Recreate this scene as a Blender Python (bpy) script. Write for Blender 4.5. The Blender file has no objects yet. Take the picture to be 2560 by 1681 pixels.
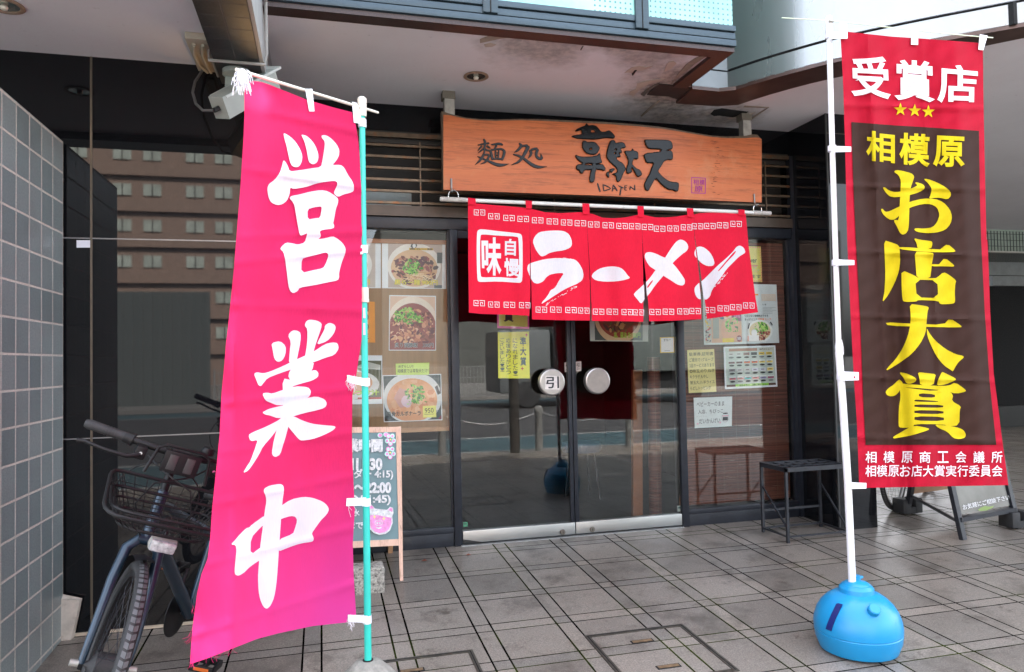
import bpy, bmesh, math, random
from mathutils import Vector, Matrix, geometry
SC = bpy.context.scene
COL = SC.collection
R = math.radians

# ------------------------------------------------------------------ camera, sky, sun, exposure
F, YAW, PITCH, ROLL = 1818.0, 0.2565, 0.03315, -0.02023      # focal length in photo pixels (2560 wide)
CAMP = Vector((0.0, -5.0, 1.25))
_f = Vector((math.sin(YAW)*math.cos(PITCH), math.cos(YAW)*math.cos(PITCH), math.sin(PITCH)))
_r = Vector((math.cos(YAW), -math.sin(YAW), 0))
_u = _r.cross(_f)
RT = (_r*math.cos(ROLL) + _u*math.sin(ROLL)).normalized()
UP = RT.cross(_f).normalized()
FW = _f
cam_d = bpy.data.cameras.new('camera'); cam = bpy.data.objects.new('camera', cam_d); COL.objects.link(cam)
cam.matrix_world = Matrix(((RT.x, UP.x, -FW.x, CAMP.x), (RT.y, UP.y, -FW.y, CAMP.y), (RT.z, UP.z, -FW.z, CAMP.z), (0, 0, 0, 1)))
cam_d.sensor_width = 36; cam_d.lens = F/2560*36; cam_d.clip_start = 0.05; cam_d.clip_end = 600
SC.camera = cam

SUN_EL, SUN_AZ = R(52), R(18)
W = bpy.data.worlds.new('World'); SC.world = W; W.use_nodes = True
wn = W.node_tree; wn.nodes.clear()
sky = wn.nodes.new('ShaderNodeTexSky'); sky.sky_type = 'NISHITA'; sky.sun_disc = False
sky.sun_elevation = SUN_EL; sky.sun_rotation = SUN_AZ; sky.dust_density = 4.0; sky.air_density = 1.0; sky.ozone_density = 1.0
hs = wn.nodes.new('ShaderNodeHueSaturation'); hs.inputs['Saturation'].default_value = 0.42
bg = wn.nodes.new('ShaderNodeBackground'); bg.inputs[1].default_value = 0.15
wo = wn.nodes.new('ShaderNodeOutputWorld')
wn.links.new(sky.outputs[0], hs.inputs['Color']); wn.links.new(hs.outputs[0], bg.inputs[0]); wn.links.new(bg.outputs[0], wo.inputs[0])
sun_d = bpy.data.lights.new('sun', 'SUN'); sun_d.energy = 3.6; sun_d.angle = R(3); sun_d.color = (1, .965, .93)
sun = bpy.data.objects.new('sun', sun_d); COL.objects.link(sun); sun.location = (0, 20, 40)
sv = Vector((math.sin(SUN_AZ)*math.cos(SUN_EL), math.cos(SUN_AZ)*math.cos(SUN_EL), math.sin(SUN_EL)))
sun.rotation_euler = (-sv).to_track_quat('-Z', 'Y').to_euler()
SC.view_settings.view_transform = 'Standard'; SC.view_settings.look = 'None'
SC.view_settings.exposure = 3.4; SC.view_settings.gamma = 1.0; SC.view_settings.use_curve_mapping = False
SC.cycles.use_denoising = True
SC.cycles.max_bounces = 10; SC.cycles.transparent_max_bounces = 16; SC.cycles.caustics_reflective = False; SC.cycles.caustics_refractive = False

# ------------------------------------------------------------------ pixel -> place
SL = 0.042                                     # the pavement falls this much per metre towards the road
def ray(px, py):
    return (RT*((px-1280)/F) - UP*((py-840.5)/F) + FW)
def at(px, py, Y):
    d = ray(px, py); return CAMP + d*((Y-CAMP.y)/d.y)
def onz(px, py, z):
    d = ray(px, py); return CAMP + d*((z-CAMP.z)/d.z)
def onx(px, py, x):
    d = ray(px, py); return CAMP + d*((x-CAMP.x)/d.x)
def fz(y): return SL*y if y < 0 else 0.0
def floor_at(px, py):
    d = ray(px, py); t = (SL*CAMP.y-CAMP.z)/(d.z-SL*d.y); return CAMP + d*t
def on_plane(px, py, p0, n):
    d = ray(px, py); return CAMP + d*((p0-CAMP).dot(n)/d.dot(n))

# ------------------------------------------------------------------ materials
MATS = {}
def _new(name):
    m = bpy.data.materials.new(name); m.use_nodes = True
    nt = m.node_tree; b = nt.nodes['Principled BSDF']
    return m, nt, b
def nd(nt, t, **kw):
    n = nt.nodes.new(t)
    for k, v in kw.items():
        if k.startswith('i_'): n.inputs[int(k[2:])].default_value = v
        else: setattr(n, k, v)
    return n
def mth(nt, op, a, b=None, c=None):
    n = nt.nodes.new('ShaderNodeMath'); n.operation = op
    for i, x in enumerate((a, b, c)):
        if x is None: continue
        if isinstance(x, (int, float)): n.inputs[i].default_value = x
        else: nt.links.new(x, n.inputs[i])
    return n.outputs[0]
def mixc(nt, fac, a, b, blend='MIX'):
    n = nt.nodes.new('ShaderNodeMix'); n.data_type = 'RGBA'; n.blend_type = blend
    for s, x in ((n.inputs[0], fac), (n.inputs[6], a), (n.inputs[7], b)):
        if isinstance(x, (int, float)): s.default_value = x
        elif isinstance(x, tuple): s.default_value = x if len(x) == 4 else (*x, 1)
        else: nt.links.new(x, s)
    return n.outputs[2]
def ramp(nt, x, p0, p1):
    n = nt.nodes.new('ShaderNodeMapRange'); n.inputs[1].default_value = p0; n.inputs[2].default_value = p1
    nt.links.new(x, n.inputs[0]); return n.outputs[0]
def objco(nt, scale=(1, 1, 1), rot=(0, 0, 0)):
    tc = nt.nodes.new('ShaderNodeTexCoord'); mp = nt.nodes.new('ShaderNodeMapping')
    mp.inputs['Scale'].default_value = scale; mp.inputs['Rotation'].default_value = rot
    nt.links.new(tc.outputs['Object'], mp.inputs[0]); return mp.outputs[0]
def noise(nt, co, scale, detail=4, rough=.6):
    n = nd(nt, 'ShaderNodeTexNoise'); n.inputs['Scale'].default_value = scale; n.inputs['Detail'].default_value = detail; n.inputs['Roughness'].default_value = rough
    nt.links.new(co, n.inputs['Vector']); return n.outputs['Fac']
def bump(nt, b, h, strength=.3, dist=.01):
    n = nd(nt, 'ShaderNodeBump'); n.inputs['Strength'].default_value = strength; n.inputs['Distance'].default_value = dist
    nt.links.new(h, n.inputs['Height']); nt.links.new(n.outputs[0], b.inputs['Normal'])
def M(name, col, rough=.5, metal=0.0, var=.12, vs=9.0, bmp=0.0, bs=60.0, stretch=(1, 1, 1), dark=None, dth=(.55, .75), ds=3.0, spec=.5, coat=0.0, rvar=.1):
    """a surface colour that varies gently, with optional dirt patches and a fine bump"""
    if name in MATS: return MATS[name]
    m, nt, b = _new(name)
    co = objco(nt, stretch)
    f = noise(nt, co, vs)
    lo = tuple(max(0, c*(1-var)) for c in col); hi = tuple(min(1, c*(1+var)) for c in col)
    c = mixc(nt, ramp(nt, f, .3, .7), lo, hi)
    if dark:
        c = mixc(nt, ramp(nt, noise(nt, co, ds, 6, .65), *dth), c, dark)
    nt.links.new(c, b.inputs['Base Color'])
    r = mth(nt, 'MULTIPLY_ADD', noise(nt, co, vs*2.3), rvar, rough-rvar*.5); nt.links.new(r, b.inputs['Roughness'])
    b.inputs['Metallic'].default_value = metal; b.inputs['Specular IOR Level'].default_value = spec; b.inputs['Coat Weight'].default_value = coat
    if bmp: bump(nt, b, noise(nt, co, bs, 3), bmp, .004)
    MATS[name] = m; return m
def P(r, g, b, rough=.55, var=.06):
    """print or paint of one colour (sRGB 0-255 as the eye reads it)"""
    k = 'paint_%d_%d_%d' % (r, g, b)
    def lin(c):
        c /= 255; return c/12.92 if c <= .04045 else ((c+.055)/1.055)**2.4
    return M(k, (lin(r), lin(g), lin(b)), rough, var=var, vs=14)

def pavement_mat():
    m, nt, b = _new('stone_paving')
    tc = nd(nt, 'ShaderNodeTexCoord'); sx = nd(nt, 'ShaderNodeSeparateXYZ'); nt.links.new(tc.outputs['Object'], sx.inputs[0])
    PER, ST = .4045, .083
    u = mth(nt, 'DIVIDE', mth(nt, 'ADD', sx.outputs[0], 40*PER-.711), PER); v = mth(nt, 'DIVIDE', mth(nt, 'ADD', sx.outputs[1], 80*PER+1.508), PER)
    iu = mth(nt, 'FLOOR', u); iv = mth(nt, 'FLOOR', v)
    fu = mth(nt, 'MULTIPLY', mth(nt, 'FRACT', u), PER); fv = mth(nt, 'MULTIPLY', mth(nt, 'FRACT', v), PER)
    su = mth(nt, 'LESS_THAN', fu, ST); sv_ = mth(nt, 'LESS_THAN', fv, ST)
    strip = mth(nt, 'MAXIMUM', su, sv_)
    def lines(f):
        d = mth(nt, 'MINIMUM', f, mth(nt, 'ABSOLUTE', mth(nt, 'SUBTRACT', f, ST)))
        return mth(nt, 'MINIMUM', d, mth(nt, 'SUBTRACT', PER, f))
    co = objco(nt)
    du, dv = lines(fu), lines(fv)
    wob = mth(nt, 'MULTIPLY_ADD', noise(nt, co, 9, 3), .004, -.0005)
    joint = mth(nt, 'MAXIMUM', mth(nt, 'LESS_THAN', du, mth(nt, 'ADD', wob, .0032)), mth(nt, 'LESS_THAN', dv, mth(nt, 'ADD', wob, .0022)))
    cx = nd(nt, 'ShaderNodeCombineXYZ'); nt.links.new(iu, cx.inputs[0]); nt.links.new(iv, cx.inputs[1]); nt.links.new(mth(nt, 'MULTIPLY_ADD', su, 3, mth(nt, 'MULTIPLY', sv_, 7)), cx.inputs[2])
    wnz = nd(nt, 'ShaderNodeTexWhiteNoise'); nt.links.new(cx.outputs[0], wnz.inputs['Vector'])
    tile = mixc(nt, wnz.outputs['Value'], (.195, .170, .145), (.315, .272, .230))
    stc = mixc(nt, wnz.outputs['Value'], (.21, .190, .168), (.33, .282, .236))
    c = mixc(nt, strip, tile, stc)
    sp = noise(nt, co, 150, 3, .8)
    c = mixc(nt, ramp(nt, sp, .36, .62), mixc(nt, .62, c, (.04, .036, .032)), mixc(nt, mth(nt, 'MULTIPLY', ramp(nt, sp, .58, .7), .25), c, (.55, .5, .45)))
    c = mixc(nt, mth(nt, 'MULTIPLY', ramp(nt, noise(nt, co, 2.1, 9, .75), .52, .64), .72), c, (.055, .045, .036))
    c = mixc(nt, mth(nt, 'MULTIPLY', ramp(nt, noise(nt, co, 7, 9, .8), .575, .65), .8), c, (.06, .045, .033))
    moss = ramp(nt, noise(nt, co, 1.3, 4), .5, .62)
    jc = mixc(nt, moss, (.006, .0055, .005), (.032, .042, .007))
    c = mixc(nt, joint, c, jc)
    nt.links.new(c, b.inputs['Base Color'])
    rr = mth(nt, 'MULTIPLY_ADD', noise(nt, co, 5, 5), .3, .2); rr = mth(nt, 'MAXIMUM', rr, mth(nt, 'MULTIPLY', joint, .9))
    nt.links.new(rr, b.inputs['Roughness']); nt.links.new(mth(nt, 'MULTIPLY_ADD', joint, -.45, .45), b.inputs['Specular IOR Level'])
    h = mth(nt, 'SUBTRACT', mth(nt, 'MULTIPLY', sp, .06), joint)
    bump(nt, b, h, .6, .004)
    return m
PAVE = pavement_mat()

def granite_mat():
    m, nt, b = _new('black_granite')
    co = objco(nt)
    f = noise(nt, co, 420, 2, .8)
    c = mixc(nt, ramp(nt, f, .53, .70), (.003, .0034, .0045), (.035, .037, .043))
    c = mixc(nt, mth(nt, 'MULTIPLY', ramp(nt, noise(nt, co, 1.7, 6), .5, .8), .5), c, (.010, .009, .0085))
    nt.links.new(c, b.inputs['Base Color'])
    nt.links.new(mth(nt, 'MULTIPLY_ADD', noise(nt, co, 6, 5), .03, .005), b.inputs['Roughness'])
    b.inputs['Specular IOR Level'].default_value = .31
    return m
GRANITE = granite_mat()

def tiles_mat(name, c1, c2, mortar, w, h, ms, axes='YZ', off=(0, 0), rough=.35):
    m, nt, b = _new(name)
    tc = nd(nt, 'ShaderNodeTexCoord'); sx = nd(nt, 'ShaderNodeSeparateXYZ'); nt.links.new(tc.outputs['Object'], sx.inputs[0])
    cb = nd(nt, 'ShaderNodeCombineXYZ')
    nt.links.new(mth(nt, 'ADD', sx.outputs['XYZ'.index(axes[0])], off[0]), cb.inputs[0]); nt.links.new(mth(nt, 'ADD', sx.outputs['XYZ'.index(axes[1])], off[1]), cb.inputs[1])
    br = nd(nt, 'ShaderNodeTexBrick'); br.offset = 0; br.inputs['Scale'].default_value = 1.0
    br.inputs['Color1'].default_value = (*c1, 1); br.inputs['Color2'].default_value = (*c2, 1); br.inputs['Mortar'].default_value = (*mortar, 1)
    br.inputs['Mortar Size'].default_value = ms; br.inputs['Mortar Smooth'].default_value = .15; br.inputs['Brick Width'].default_value = w; br.inputs['Row Height'].default_value = h; br.inputs['Bias'].default_value = 0
    nt.links.new(cb.outputs[0], br.inputs[0])
    co = objco(nt)
    c = mixc(nt, mth(nt, 'MULTIPLY', ramp(nt, noise(nt, co, 130, 3, .8), .36, .66), .42), br.outputs['Color'], (.07, .075, .075))
    c = mixc(nt, mth(nt, 'MULTIPLY', ramp(nt, noise(nt, co, 3, 6), .5, .8), .35), c, (.12, .11, .1))
    nt.links.new(c, b.inputs['Base Color'])
    nt.links.new(mth(nt, 'MULTIPLY_ADD', br.outputs['Fac'], .4, rough), b.inputs['Roughness'])
    bump(nt, b, mth(nt, 'MULTIPLY_ADD', noise(nt, co, 90, 2), .1, mth(nt, 'MULTIPLY', br.outputs['Fac'], -1)), .8, .004)
    return m

def soffit_mat(name, col, stains=()):
    m, nt, b = _new(name)
    co = objco(nt); tc = nd(nt, 'ShaderNodeTexCoord')
    c = mixc(nt, ramp(nt, noise(nt, co, 1.2, 6), .3, .7), tuple(x*.9 for x in col), col)
    n1 = noise(nt, co, 5.5, 9, .68)
    for (x, y, r0, amt) in stains:
        vm = nd(nt, 'ShaderNodeVectorMath'); vm.operation = 'DISTANCE'; nt.links.new(tc.outputs['Object'], vm.inputs[0]); vm.inputs[1].default_value = (x, y, 3.0)
        d = mth(nt, 'ADD', vm.outputs['Value'], mth(nt, 'MULTIPLY_ADD', n1, 1.1*r0, -.55*r0))
        k = nd(nt, 'ShaderNodeMapRange'); k.inputs[1].default_value = r0; k.inputs[2].default_value = r0*.35; nt.links.new(d, k.inputs[0])
        kk = mth(nt, 'MULTIPLY', k.outputs[0], amt)
        sc_ = mixc(nt, ramp(nt, noise(nt, co, 16, 9, .72), .42, .6), (.145, .13, .115), (.44, .385, .335))
        c = mixc(nt, kk, c, sc_)
    c = mixc(nt, mth(nt, 'MULTIPLY', ramp(nt, noise(nt, co, 28, 8, .7), .64, .72), .35), c, (.12, .11, .1))
    nt.links.new(c, b.inputs['Base Color']); b.inputs['Roughness'].default_value = .75
    bump(nt, b, noise(nt, co, 22, 8), .25, .006)
    return m

def wood_mat(name, a, bcol, rough=.35, coat=.3, axis=0, scale=1.0, worn=None):
    m, nt, b = _new(name)
    st = [9, 9, 9]; st[axis] = .7
    co = objco(nt, tuple(x*scale for x in st))
    n1 = noise(nt, co, 2.2, 8, .65); n2 = noise(nt, co, 9, 5, .7)
    c = mixc(nt, ramp(nt, n1, .32, .7), a, bcol)
    c = mixc(nt, mth(nt, 'MULTIPLY', ramp(nt, n2, .5, .68), .7), c, tuple(x*.45 for x in a))
    co2 = objco(nt)
    if worn:
        c = mixc(nt, mth(nt, 'MULTIPLY', ramp(nt, noise(nt, co2, 2.2, 9, .75), .54, .68), .7), c, worn)
    nt.links.new(c, b.inputs['Base Color']); b.inputs['Roughness'].default_value = rough; b.inputs['Coat Weight'].default_value = coat; b.inputs['Coat Roughness'].default_value = .25
    bump(nt, b, n2, .15, .003)
    return m

def cloth_mat(name, col, transl=.25, var=.08, hem=None):
    """dyed cotton: woven bump, a little light passes through"""
    m, nt, b = _new(name)
    co = objco(nt)
    f = noise(nt, co, 3.0, 6)
    c = mixc(nt, ramp(nt, f, .3, .7), tuple(x*(1-var) for x in col), tuple(min(1, x*(1+var)) for x in col))
    c = mixc(nt, mth(nt, 'MULTIPLY', ramp(nt, noise(nt, objco(nt, (1, 1, .25)), 150, 3, .7), .4, .65), .16), c, tuple(x*.6 for x in col))
    if hem:
        tc = nd(nt, 'ShaderNodeTexCoord'); sx = nd(nt, 'ShaderNodeSeparateXYZ'); nt.links.new(tc.outputs['Object'], sx.inputs[0])
        zz = mth(nt, 'ADD', sx.outputs[2], mth(nt, 'MULTIPLY_ADD', f, .3, -.15))
        k = nd(nt, 'ShaderNodeMapRange'); k.inputs[1].default_value = hem[1]; k.inputs[2].default_value = hem[2]; nt.links.new(zz, k.inputs[0])
        c = mixc(nt, k.outputs[0], c, hem[0])
    nt.links.new(c, b.inputs['Base Color']); b.inputs['Roughness'].default_value = .8; b.inputs['Specular IOR Level'].default_value = .2
    bump(nt, b, noise(nt, objco(nt, (1, 1, 1)), 500, 2), .15, .001)
    tr = nd(nt, 'ShaderNodeBsdfTranslucent'); nt.links.new(c, tr.inputs[0])
    mx = nd(nt, 'ShaderNodeMixShader'); mx.inputs[0].default_value = transl
    out = nt.nodes['Material Output']
    nt.links.new(b.outputs[0], mx.inputs[1]); nt.links.new(tr.outputs[0], mx.inputs[2]); nt.links.new(mx.outputs[0], out.inputs[0])
    return m

def glass_mat(name, tint=(.975, .99, .985), ior=1.42, rough=0.0):
    m, nt, b = _new(name); nt.nodes.remove(b)
    t = nd(nt, 'ShaderNodeBsdfTransparent'); t.inputs[0].default_value = (*tint, 1)
    g = nd(nt, 'ShaderNodeBsdfGlossy'); g.inputs['Roughness'].default_value = rough; g.inputs[0].default_value = (1, 1, 1, 1)
    fr = nd(nt, 'ShaderNodeFresnel'); fr.inputs[0].default_value = ior
    mx = nd(nt, 'ShaderNodeMixShader'); nt.links.new(fr.outputs[0], mx.inputs[0]); nt.links.new(t.outputs[0], mx.inputs[1]); nt.links.new(g.outputs[0], mx.inputs[2])
    nt.links.new(mx.outputs[0], nt.nodes['Material Output'].inputs[0])
    return m
GLASS = glass_mat('window_glass')

def blind_mat():
    m, nt, b = _new('reed_blind')
    tc = nd(nt, 'ShaderNodeTexCoord'); sx = nd(nt, 'ShaderNodeSeparateXYZ'); nt.links.new(tc.outputs['Object'], sx.inputs[0])
    z = mth(nt, 'DIVIDE', sx.outputs[2], .0052); iz = mth(nt, 'FLOOR', z); fz_ = mth(nt, 'FRACT', z)
    w = nd(nt, 'ShaderNodeTexWhiteNoise'); w.noise_dimensions = '1D'; nt.links.new(iz, w.inputs['W'])
    c = mixc(nt, w.outputs['Value'], (.095, .024, .014), (.24, .075, .045))
    gap = mth(nt, 'LESS_THAN', fz_, .25)
    c = mixc(nt, gap, c, (.012, .006, .005))
    co = objco(nt, (1, 1, 30)); c = mixc(nt, ramp(nt, noise(nt, co, 7, 3), .63, .70), c, (.3, .22, .17))
    fx = mth(nt, 'FRACT', mth(nt, 'DIVIDE', sx.outputs[0], .115)); c = mixc(nt, mth(nt, 'LESS_THAN', fx, .012), c, (.2, .15, .1))
    nt.links.new(c, b.inputs['Base Color']); b.inputs['Roughness'].default_value = .6
    bump(nt, b, mth(nt, 'SINE', mth(nt, 'MULTIPLY', fz_, 3.14159)), .6, .003)
    return m

def dots_mat():
    m, nt, b = _new('aqua_window_film')
    tc = nd(nt, 'ShaderNodeTexCoord'); sx = nd(nt, 'ShaderNodeSeparateXYZ'); nt.links.new(tc.outputs['Object'], sx.inputs[0])
    fx = mth(nt, 'SUBTRACT', mth(nt, 'FRACT', mth(nt, 'DIVIDE', sx.outputs[0], .03)), .5); fz_ = mth(nt, 'SUBTRACT', mth(nt, 'FRACT', mth(nt, 'DIVIDE', sx.outputs[2], .03)), .5)
    d = mth(nt, 'ADD', mth(nt, 'MULTIPLY', fx, fx), mth(nt, 'MULTIPLY', fz_, fz_))
    dot = mth(nt, 'LESS_THAN', d, .045)
    co = objco(nt)
    c = mixc(nt, ramp(nt, noise(nt, co, 3, 5), .3, .7), (.20, .52, .47), (.36, .68, .62))
    c = mixc(nt, mth(nt, 'MULTIPLY', dot, mth(nt, 'GREATER_THAN', sx.outputs[0], 1.45)), c, (.06, .2, .21))
    nt.links.new(c, b.inputs['Base Color']); b.inputs['Roughness'].default_value = .12; b.inputs['Coat Weight'].default_value = .5
    return m

ALU = M('satin_aluminium', (.42, .43, .425), .42, 1.0, var=.06, vs=5, stretch=(1, 1, 8))
STEEL = M('brushed_steel', (.42, .40, .38), .34, 1.0, var=.08, vs=20)
CHROME = M('chrome', (.75, .75, .75), .12, 1.0, var=.03)
DKFRAME = M('dark_bronze_frame', (.017, .02, .028), .38, .3, var=.25, vs=12, dark=(.05, .045, .04), dth=(.62, .8))
BLACKMET = M('black_painted_steel', (.022, .024, .03), .42, .2, var=.25, vs=25, dark=(.07, .06, .05), dth=(.66, .8), ds=18)
BRONZE = M('weathered_bronze_slat', (.13, .095, .065), .38, .6, var=.3, vs=18, dark=(.20, .085, .035), dth=(.54, .66), ds=14)
DARK = M('dark_void', (.008, .008, .008), .9)
RUBBER = M('black_rubber', (.022, .022, .023), .65, bmp=.3, bs=160)
WHITEPL = M('white_plastic', (.72, .73, .74), .4, var=.05)
STRAP = M('white_nylon_strap', (.74, .73, .78), .75, var=.08, vs=60, bmp=.3, bs=300)
CONC = M('rough_concrete', (.27, .255, .225), .9, var=.25, vs=30, bmp=.9, bs=90, dark=(.10, .095, .08), dth=(.58, .72), ds=12)

# ------------------------------------------------------------------ objects
def tag(o, label=None, cat=None, group=None, kind=None):
    if label: o['label'] = label
    if cat: o['category'] = cat
    if group: o['group'] = group
    if kind: o['kind'] = kind
    return o
def thing(name, label, cat, loc=(0, 0, 0), group=None):
    o = bpy.data.objects.new(name, None); COL.objects.link(o); o.location = loc; o.empty_display_size = .1
    o.matrix_world = Matrix.Translation(Vector(loc))
    return tag(o, label, cat, group)

class MB:
    def __init__(s): s.v = []; s.f = []; s.mi = []; s.mats = []
    def slot(s, m):
        if m not in s.mats: s.mats.append(m)
        return s.mats.index(m)
    def add(s, vs, fs, m):
        k = len(s.v); i = s.slot(m); s.v += [Vector(x) for x in vs]
        for f in fs: s.f.append([k+j for j in f]); s.mi.append(i)
        return s
    def poly(s, pts, m): return s.add(pts, [list(range(len(pts)))], m)
    def hexa(s, p, m):
        return s.add(p, [(0, 3, 2, 1), (4, 5, 6, 7), (0, 1, 5, 4), (1, 2, 6, 5), (2, 3, 7, 6), (3, 0, 4, 7)], m)
    def box(s, lo, hi, m, bev=0.0, mat=None):
        lo = Vector(lo); hi = Vector(hi)
        if bev <= 0:
            p = [(lo.x, lo.y, lo.z), (hi.x, lo.y, lo.z), (hi.x, hi.y, lo.z), (lo.x, hi.y, lo.z), (lo.x, lo.y, hi.z), (hi.x, lo.y, hi.z), (hi.x, hi.y, hi.z), (lo.x, hi.y, hi.z)]
            p = [Vector(x) for x in p]
            if mat: p = [mat @ x for x in p]
            return s.hexa(p, m)
        bm = bmesh.new(); bmesh.ops.create_cube(bm, size=1)
        for v in bm.verts: v.co = Vector(((lo.x+hi.x)/2+v.co.x*(hi.x-lo.x), (lo.y+hi.y)/2+v.co.y*(hi.y-lo.y), (lo.z+hi.z)/2+v.co.z*(hi.z-lo.z)))
        bmesh.ops.bevel(bm, geom=bm.edges[:], offset=bev, segments=2, profile=.6, affect='EDGES')
        bm.verts.index_update()
        vs = [mat @ v.co if mat else v.co.copy() for v in bm.verts]; fs = [[v.index for v in f.verts] for f in bm.faces]; bm.free()
        return s.add(vs, fs, m)
    def bar(s, a, b, w, h, m, up=(0, 0, 1)):
        """a rectangular bar from a to b"""
        a = Vector(a); b = Vector(b); d = (b-a).normalized(); up = Vector(up)
        x = d.cross(up)
        if x.length < 1e-4: x = d.cross(Vector((1, 0, 0)))
        x.normalize(); y = x.cross(d)
        q = [(-w/2, -h/2), (w/2, -h/2), (w/2, h/2), (-w/2, h/2)]
        return s.hexa([a+x*i+y*j for i, j in q]+[b+x*i+y*j for i, j in q], m)
    def tube(s, pts, r, m, n=8, closed=False, caps=True):
        pts = [Vector(p) for p in pts]; k = len(pts); rs = r if isinstance(r, (list, tuple)) else [r]*k
        vs = []; prev = None
        for i, p in enumerate(pts):
            t = (pts[(i+1) % k]-pts[i-1]) if (closed or 0 < i < k-1) else (pts[1]-pts[0] if i == 0 else pts[-1]-pts[-2])
            t.normalize()
            if prev is None:
                a = t.cross(Vector((0, 0, 1)))
                if a.length < 1e-3: a = t.cross(Vector((1, 0, 0)))
            else: a = prev-t*prev.dot(t)
            a.normalize(); prev = a; b = t.cross(a)
            for j in range(n):
                w = 2*math.pi*j/n; vs.append(p+(a*math.cos(w)+b*math.sin(w))*rs[i])
        fs = []
        for i in range(k if closed else k-1):
            for j in range(n):
                i2 = (i+1) % k; fs.append((i*n+j, i*n+(j+1) % n, i2*n+(j+1) % n, i2*n+j))
        if caps and not closed: fs += [list(range(n))[::-1], [(k-1)*n+j for j in range(n)]]
        return s.add(vs, fs, m)
    def lathe(s, prof, c, m, n=32, axis=(0, 0, 1), x=None, caps=True):
        ax = Vector(axis).normalized(); a = Vector(x) if x else (ax.cross(Vector((0, 0, 1))) if abs(ax.z) < .9 else Vector((1, 0, 0)))
        a = (a-ax*a.dot(ax)).normalized(); b = ax.cross(a); c = Vector(c); vs = []
        for r, z in prof:
            for j in range(n):
                w = 2*math.pi*j/n; vs.append(c+ax*z+(a*math.cos(w)+b*math.sin(w))*r)
        fs = []
        for i in range(len(prof)-1):
            for j in range(n): fs.append((i*n+j, i*n+(j+1) % n, (i+1)*n+(j+1) % n, (i+1)*n+j))
        if caps: fs += [list(range(n))[::-1], [(len(prof)-1)*n+j for j in range(n)]]
        return s.add(vs, fs, m)
    def prism(s, pts, m, d):
        """a closed outline swept by vector d"""
        n = len(pts); d = Vector(d); p = [Vector(q) for q in pts]
        return s.add(p+[q+d for q in p], [list(range(n)), [n+i for i in range(n)][::-1]]+[(i, i+n, (i+1) % n+n, (i+1) % n) for i in range(n)], m)
    def xf(s, mat):
        s.v = [mat @ v for v in s.v]; return s
    def build(s, name, parent=None, ang=35, local=False, label=None):
        me = bpy.data.meshes.new(name)
        off = Vector((0, 0, 0)); q = None if local else parent
        while q: off = off+q.location; q = q.parent
        me.from_pydata([v-off for v in s.v], [], s.f)
        for m in s.mats: me.materials.append(m)
        me.polygons.foreach_set('material_index', s.mi)
        bm = bmesh.new(); bm.from_mesh(me); bmesh.ops.recalc_face_normals(bm, faces=bm.faces); bm.to_mesh(me); bm.free()
        me.shade_smooth(); me.set_sharp_from_angle(angle=R(ang)); me.update()
        o = bpy.data.objects.new(name, me); COL.objects.link(o)
        if parent: o.parent = parent
        if label: o['label'] = label
        return o

# glyphs and traced outlines
_tc = {}
def textmesh(s, bold=0.0):
    """glyph outlines of the built-in font; bold swells them with a bevel whose rim sits a hair lower"""
    k = (s, bold)
    if k not in _tc:
        c = bpy.data.curves.new('t', 'FONT'); c.body = s; c.bevel_depth = bold; c.bevel_resolution = 0; c.resolution_u = 4
        o = bpy.data.objects.new('t', c); COL.objects.link(o)
        me = bpy.data.meshes.new_from_object(o.evaluated_get(bpy.context.evaluated_depsgraph_get()))
        d = max(bold, 1e-6)
        fs = [list(p.vertices) for p in me.polygons if bold == 0 or (min(me.vertices[i].co.z for i in p.vertices) > -d*.05)]
        use = sorted({i for f in fs for i in f}); mp = {i: n for n, i in enumerate(use)}
        _tc[k] = ([(me.vertices[i].co.x, me.vertices[i].co.y, max(0, me.vertices[i].co.z)/d if bold else 0.0) for i in use], [[mp[i] for i in f] for f in fs])
        bpy.data.objects.remove(o); bpy.data.curves.remove(c); bpy.data.meshes.remove(me)
    return _tc[k]
def tri(loops):
    vv = [[Vector((x, y, 0)) for x, y in l] for l in loops]
    fs = geometry.tessellate_polygon(vv)
    flat = [(x, y) for l in loops for x, y in l]
    return flat, [list(f) for f in fs]
def chaikin(l, k=1):
    for _ in range(k):
        o = []
        for i in range(len(l)):
            (a, b), (c, d) = l[i], l[(i+1) % len(l)]
            o += [(a*.78+c*.22, b*.78+d*.22), (a*.22+c*.78, b*.22+d*.78)]
        l = o
    return l
def T(ox, oy, s, txt):
    """points read off an enlarged crop of the photograph, as photo pixels"""
    q = [t.split(',') for t in txt.split()]
    return [(ox+float(a)/s, oy+float(b)/s) for a, b in q]
def brush(pts, ws):
    """outline of a brush stroke of changing width"""
    L, Rr = [], []
    for i, (x, y) in enumerate(pts):
        a = pts[max(0, i-1)]; b = pts[min(len(pts)-1, i+1)]; dx, dy = b[0]-a[0], b[1]-a[1]; l = math.hypot(dx, dy) or 1
        w = (ws[i] if isinstance(ws, (list, tuple)) else ws)/2
        L.append((x-dy/l*w, y+dx/l*w)); Rr.append((x+dy/l*w, y-dx/l*w))
    return L+Rr[::-1]
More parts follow.
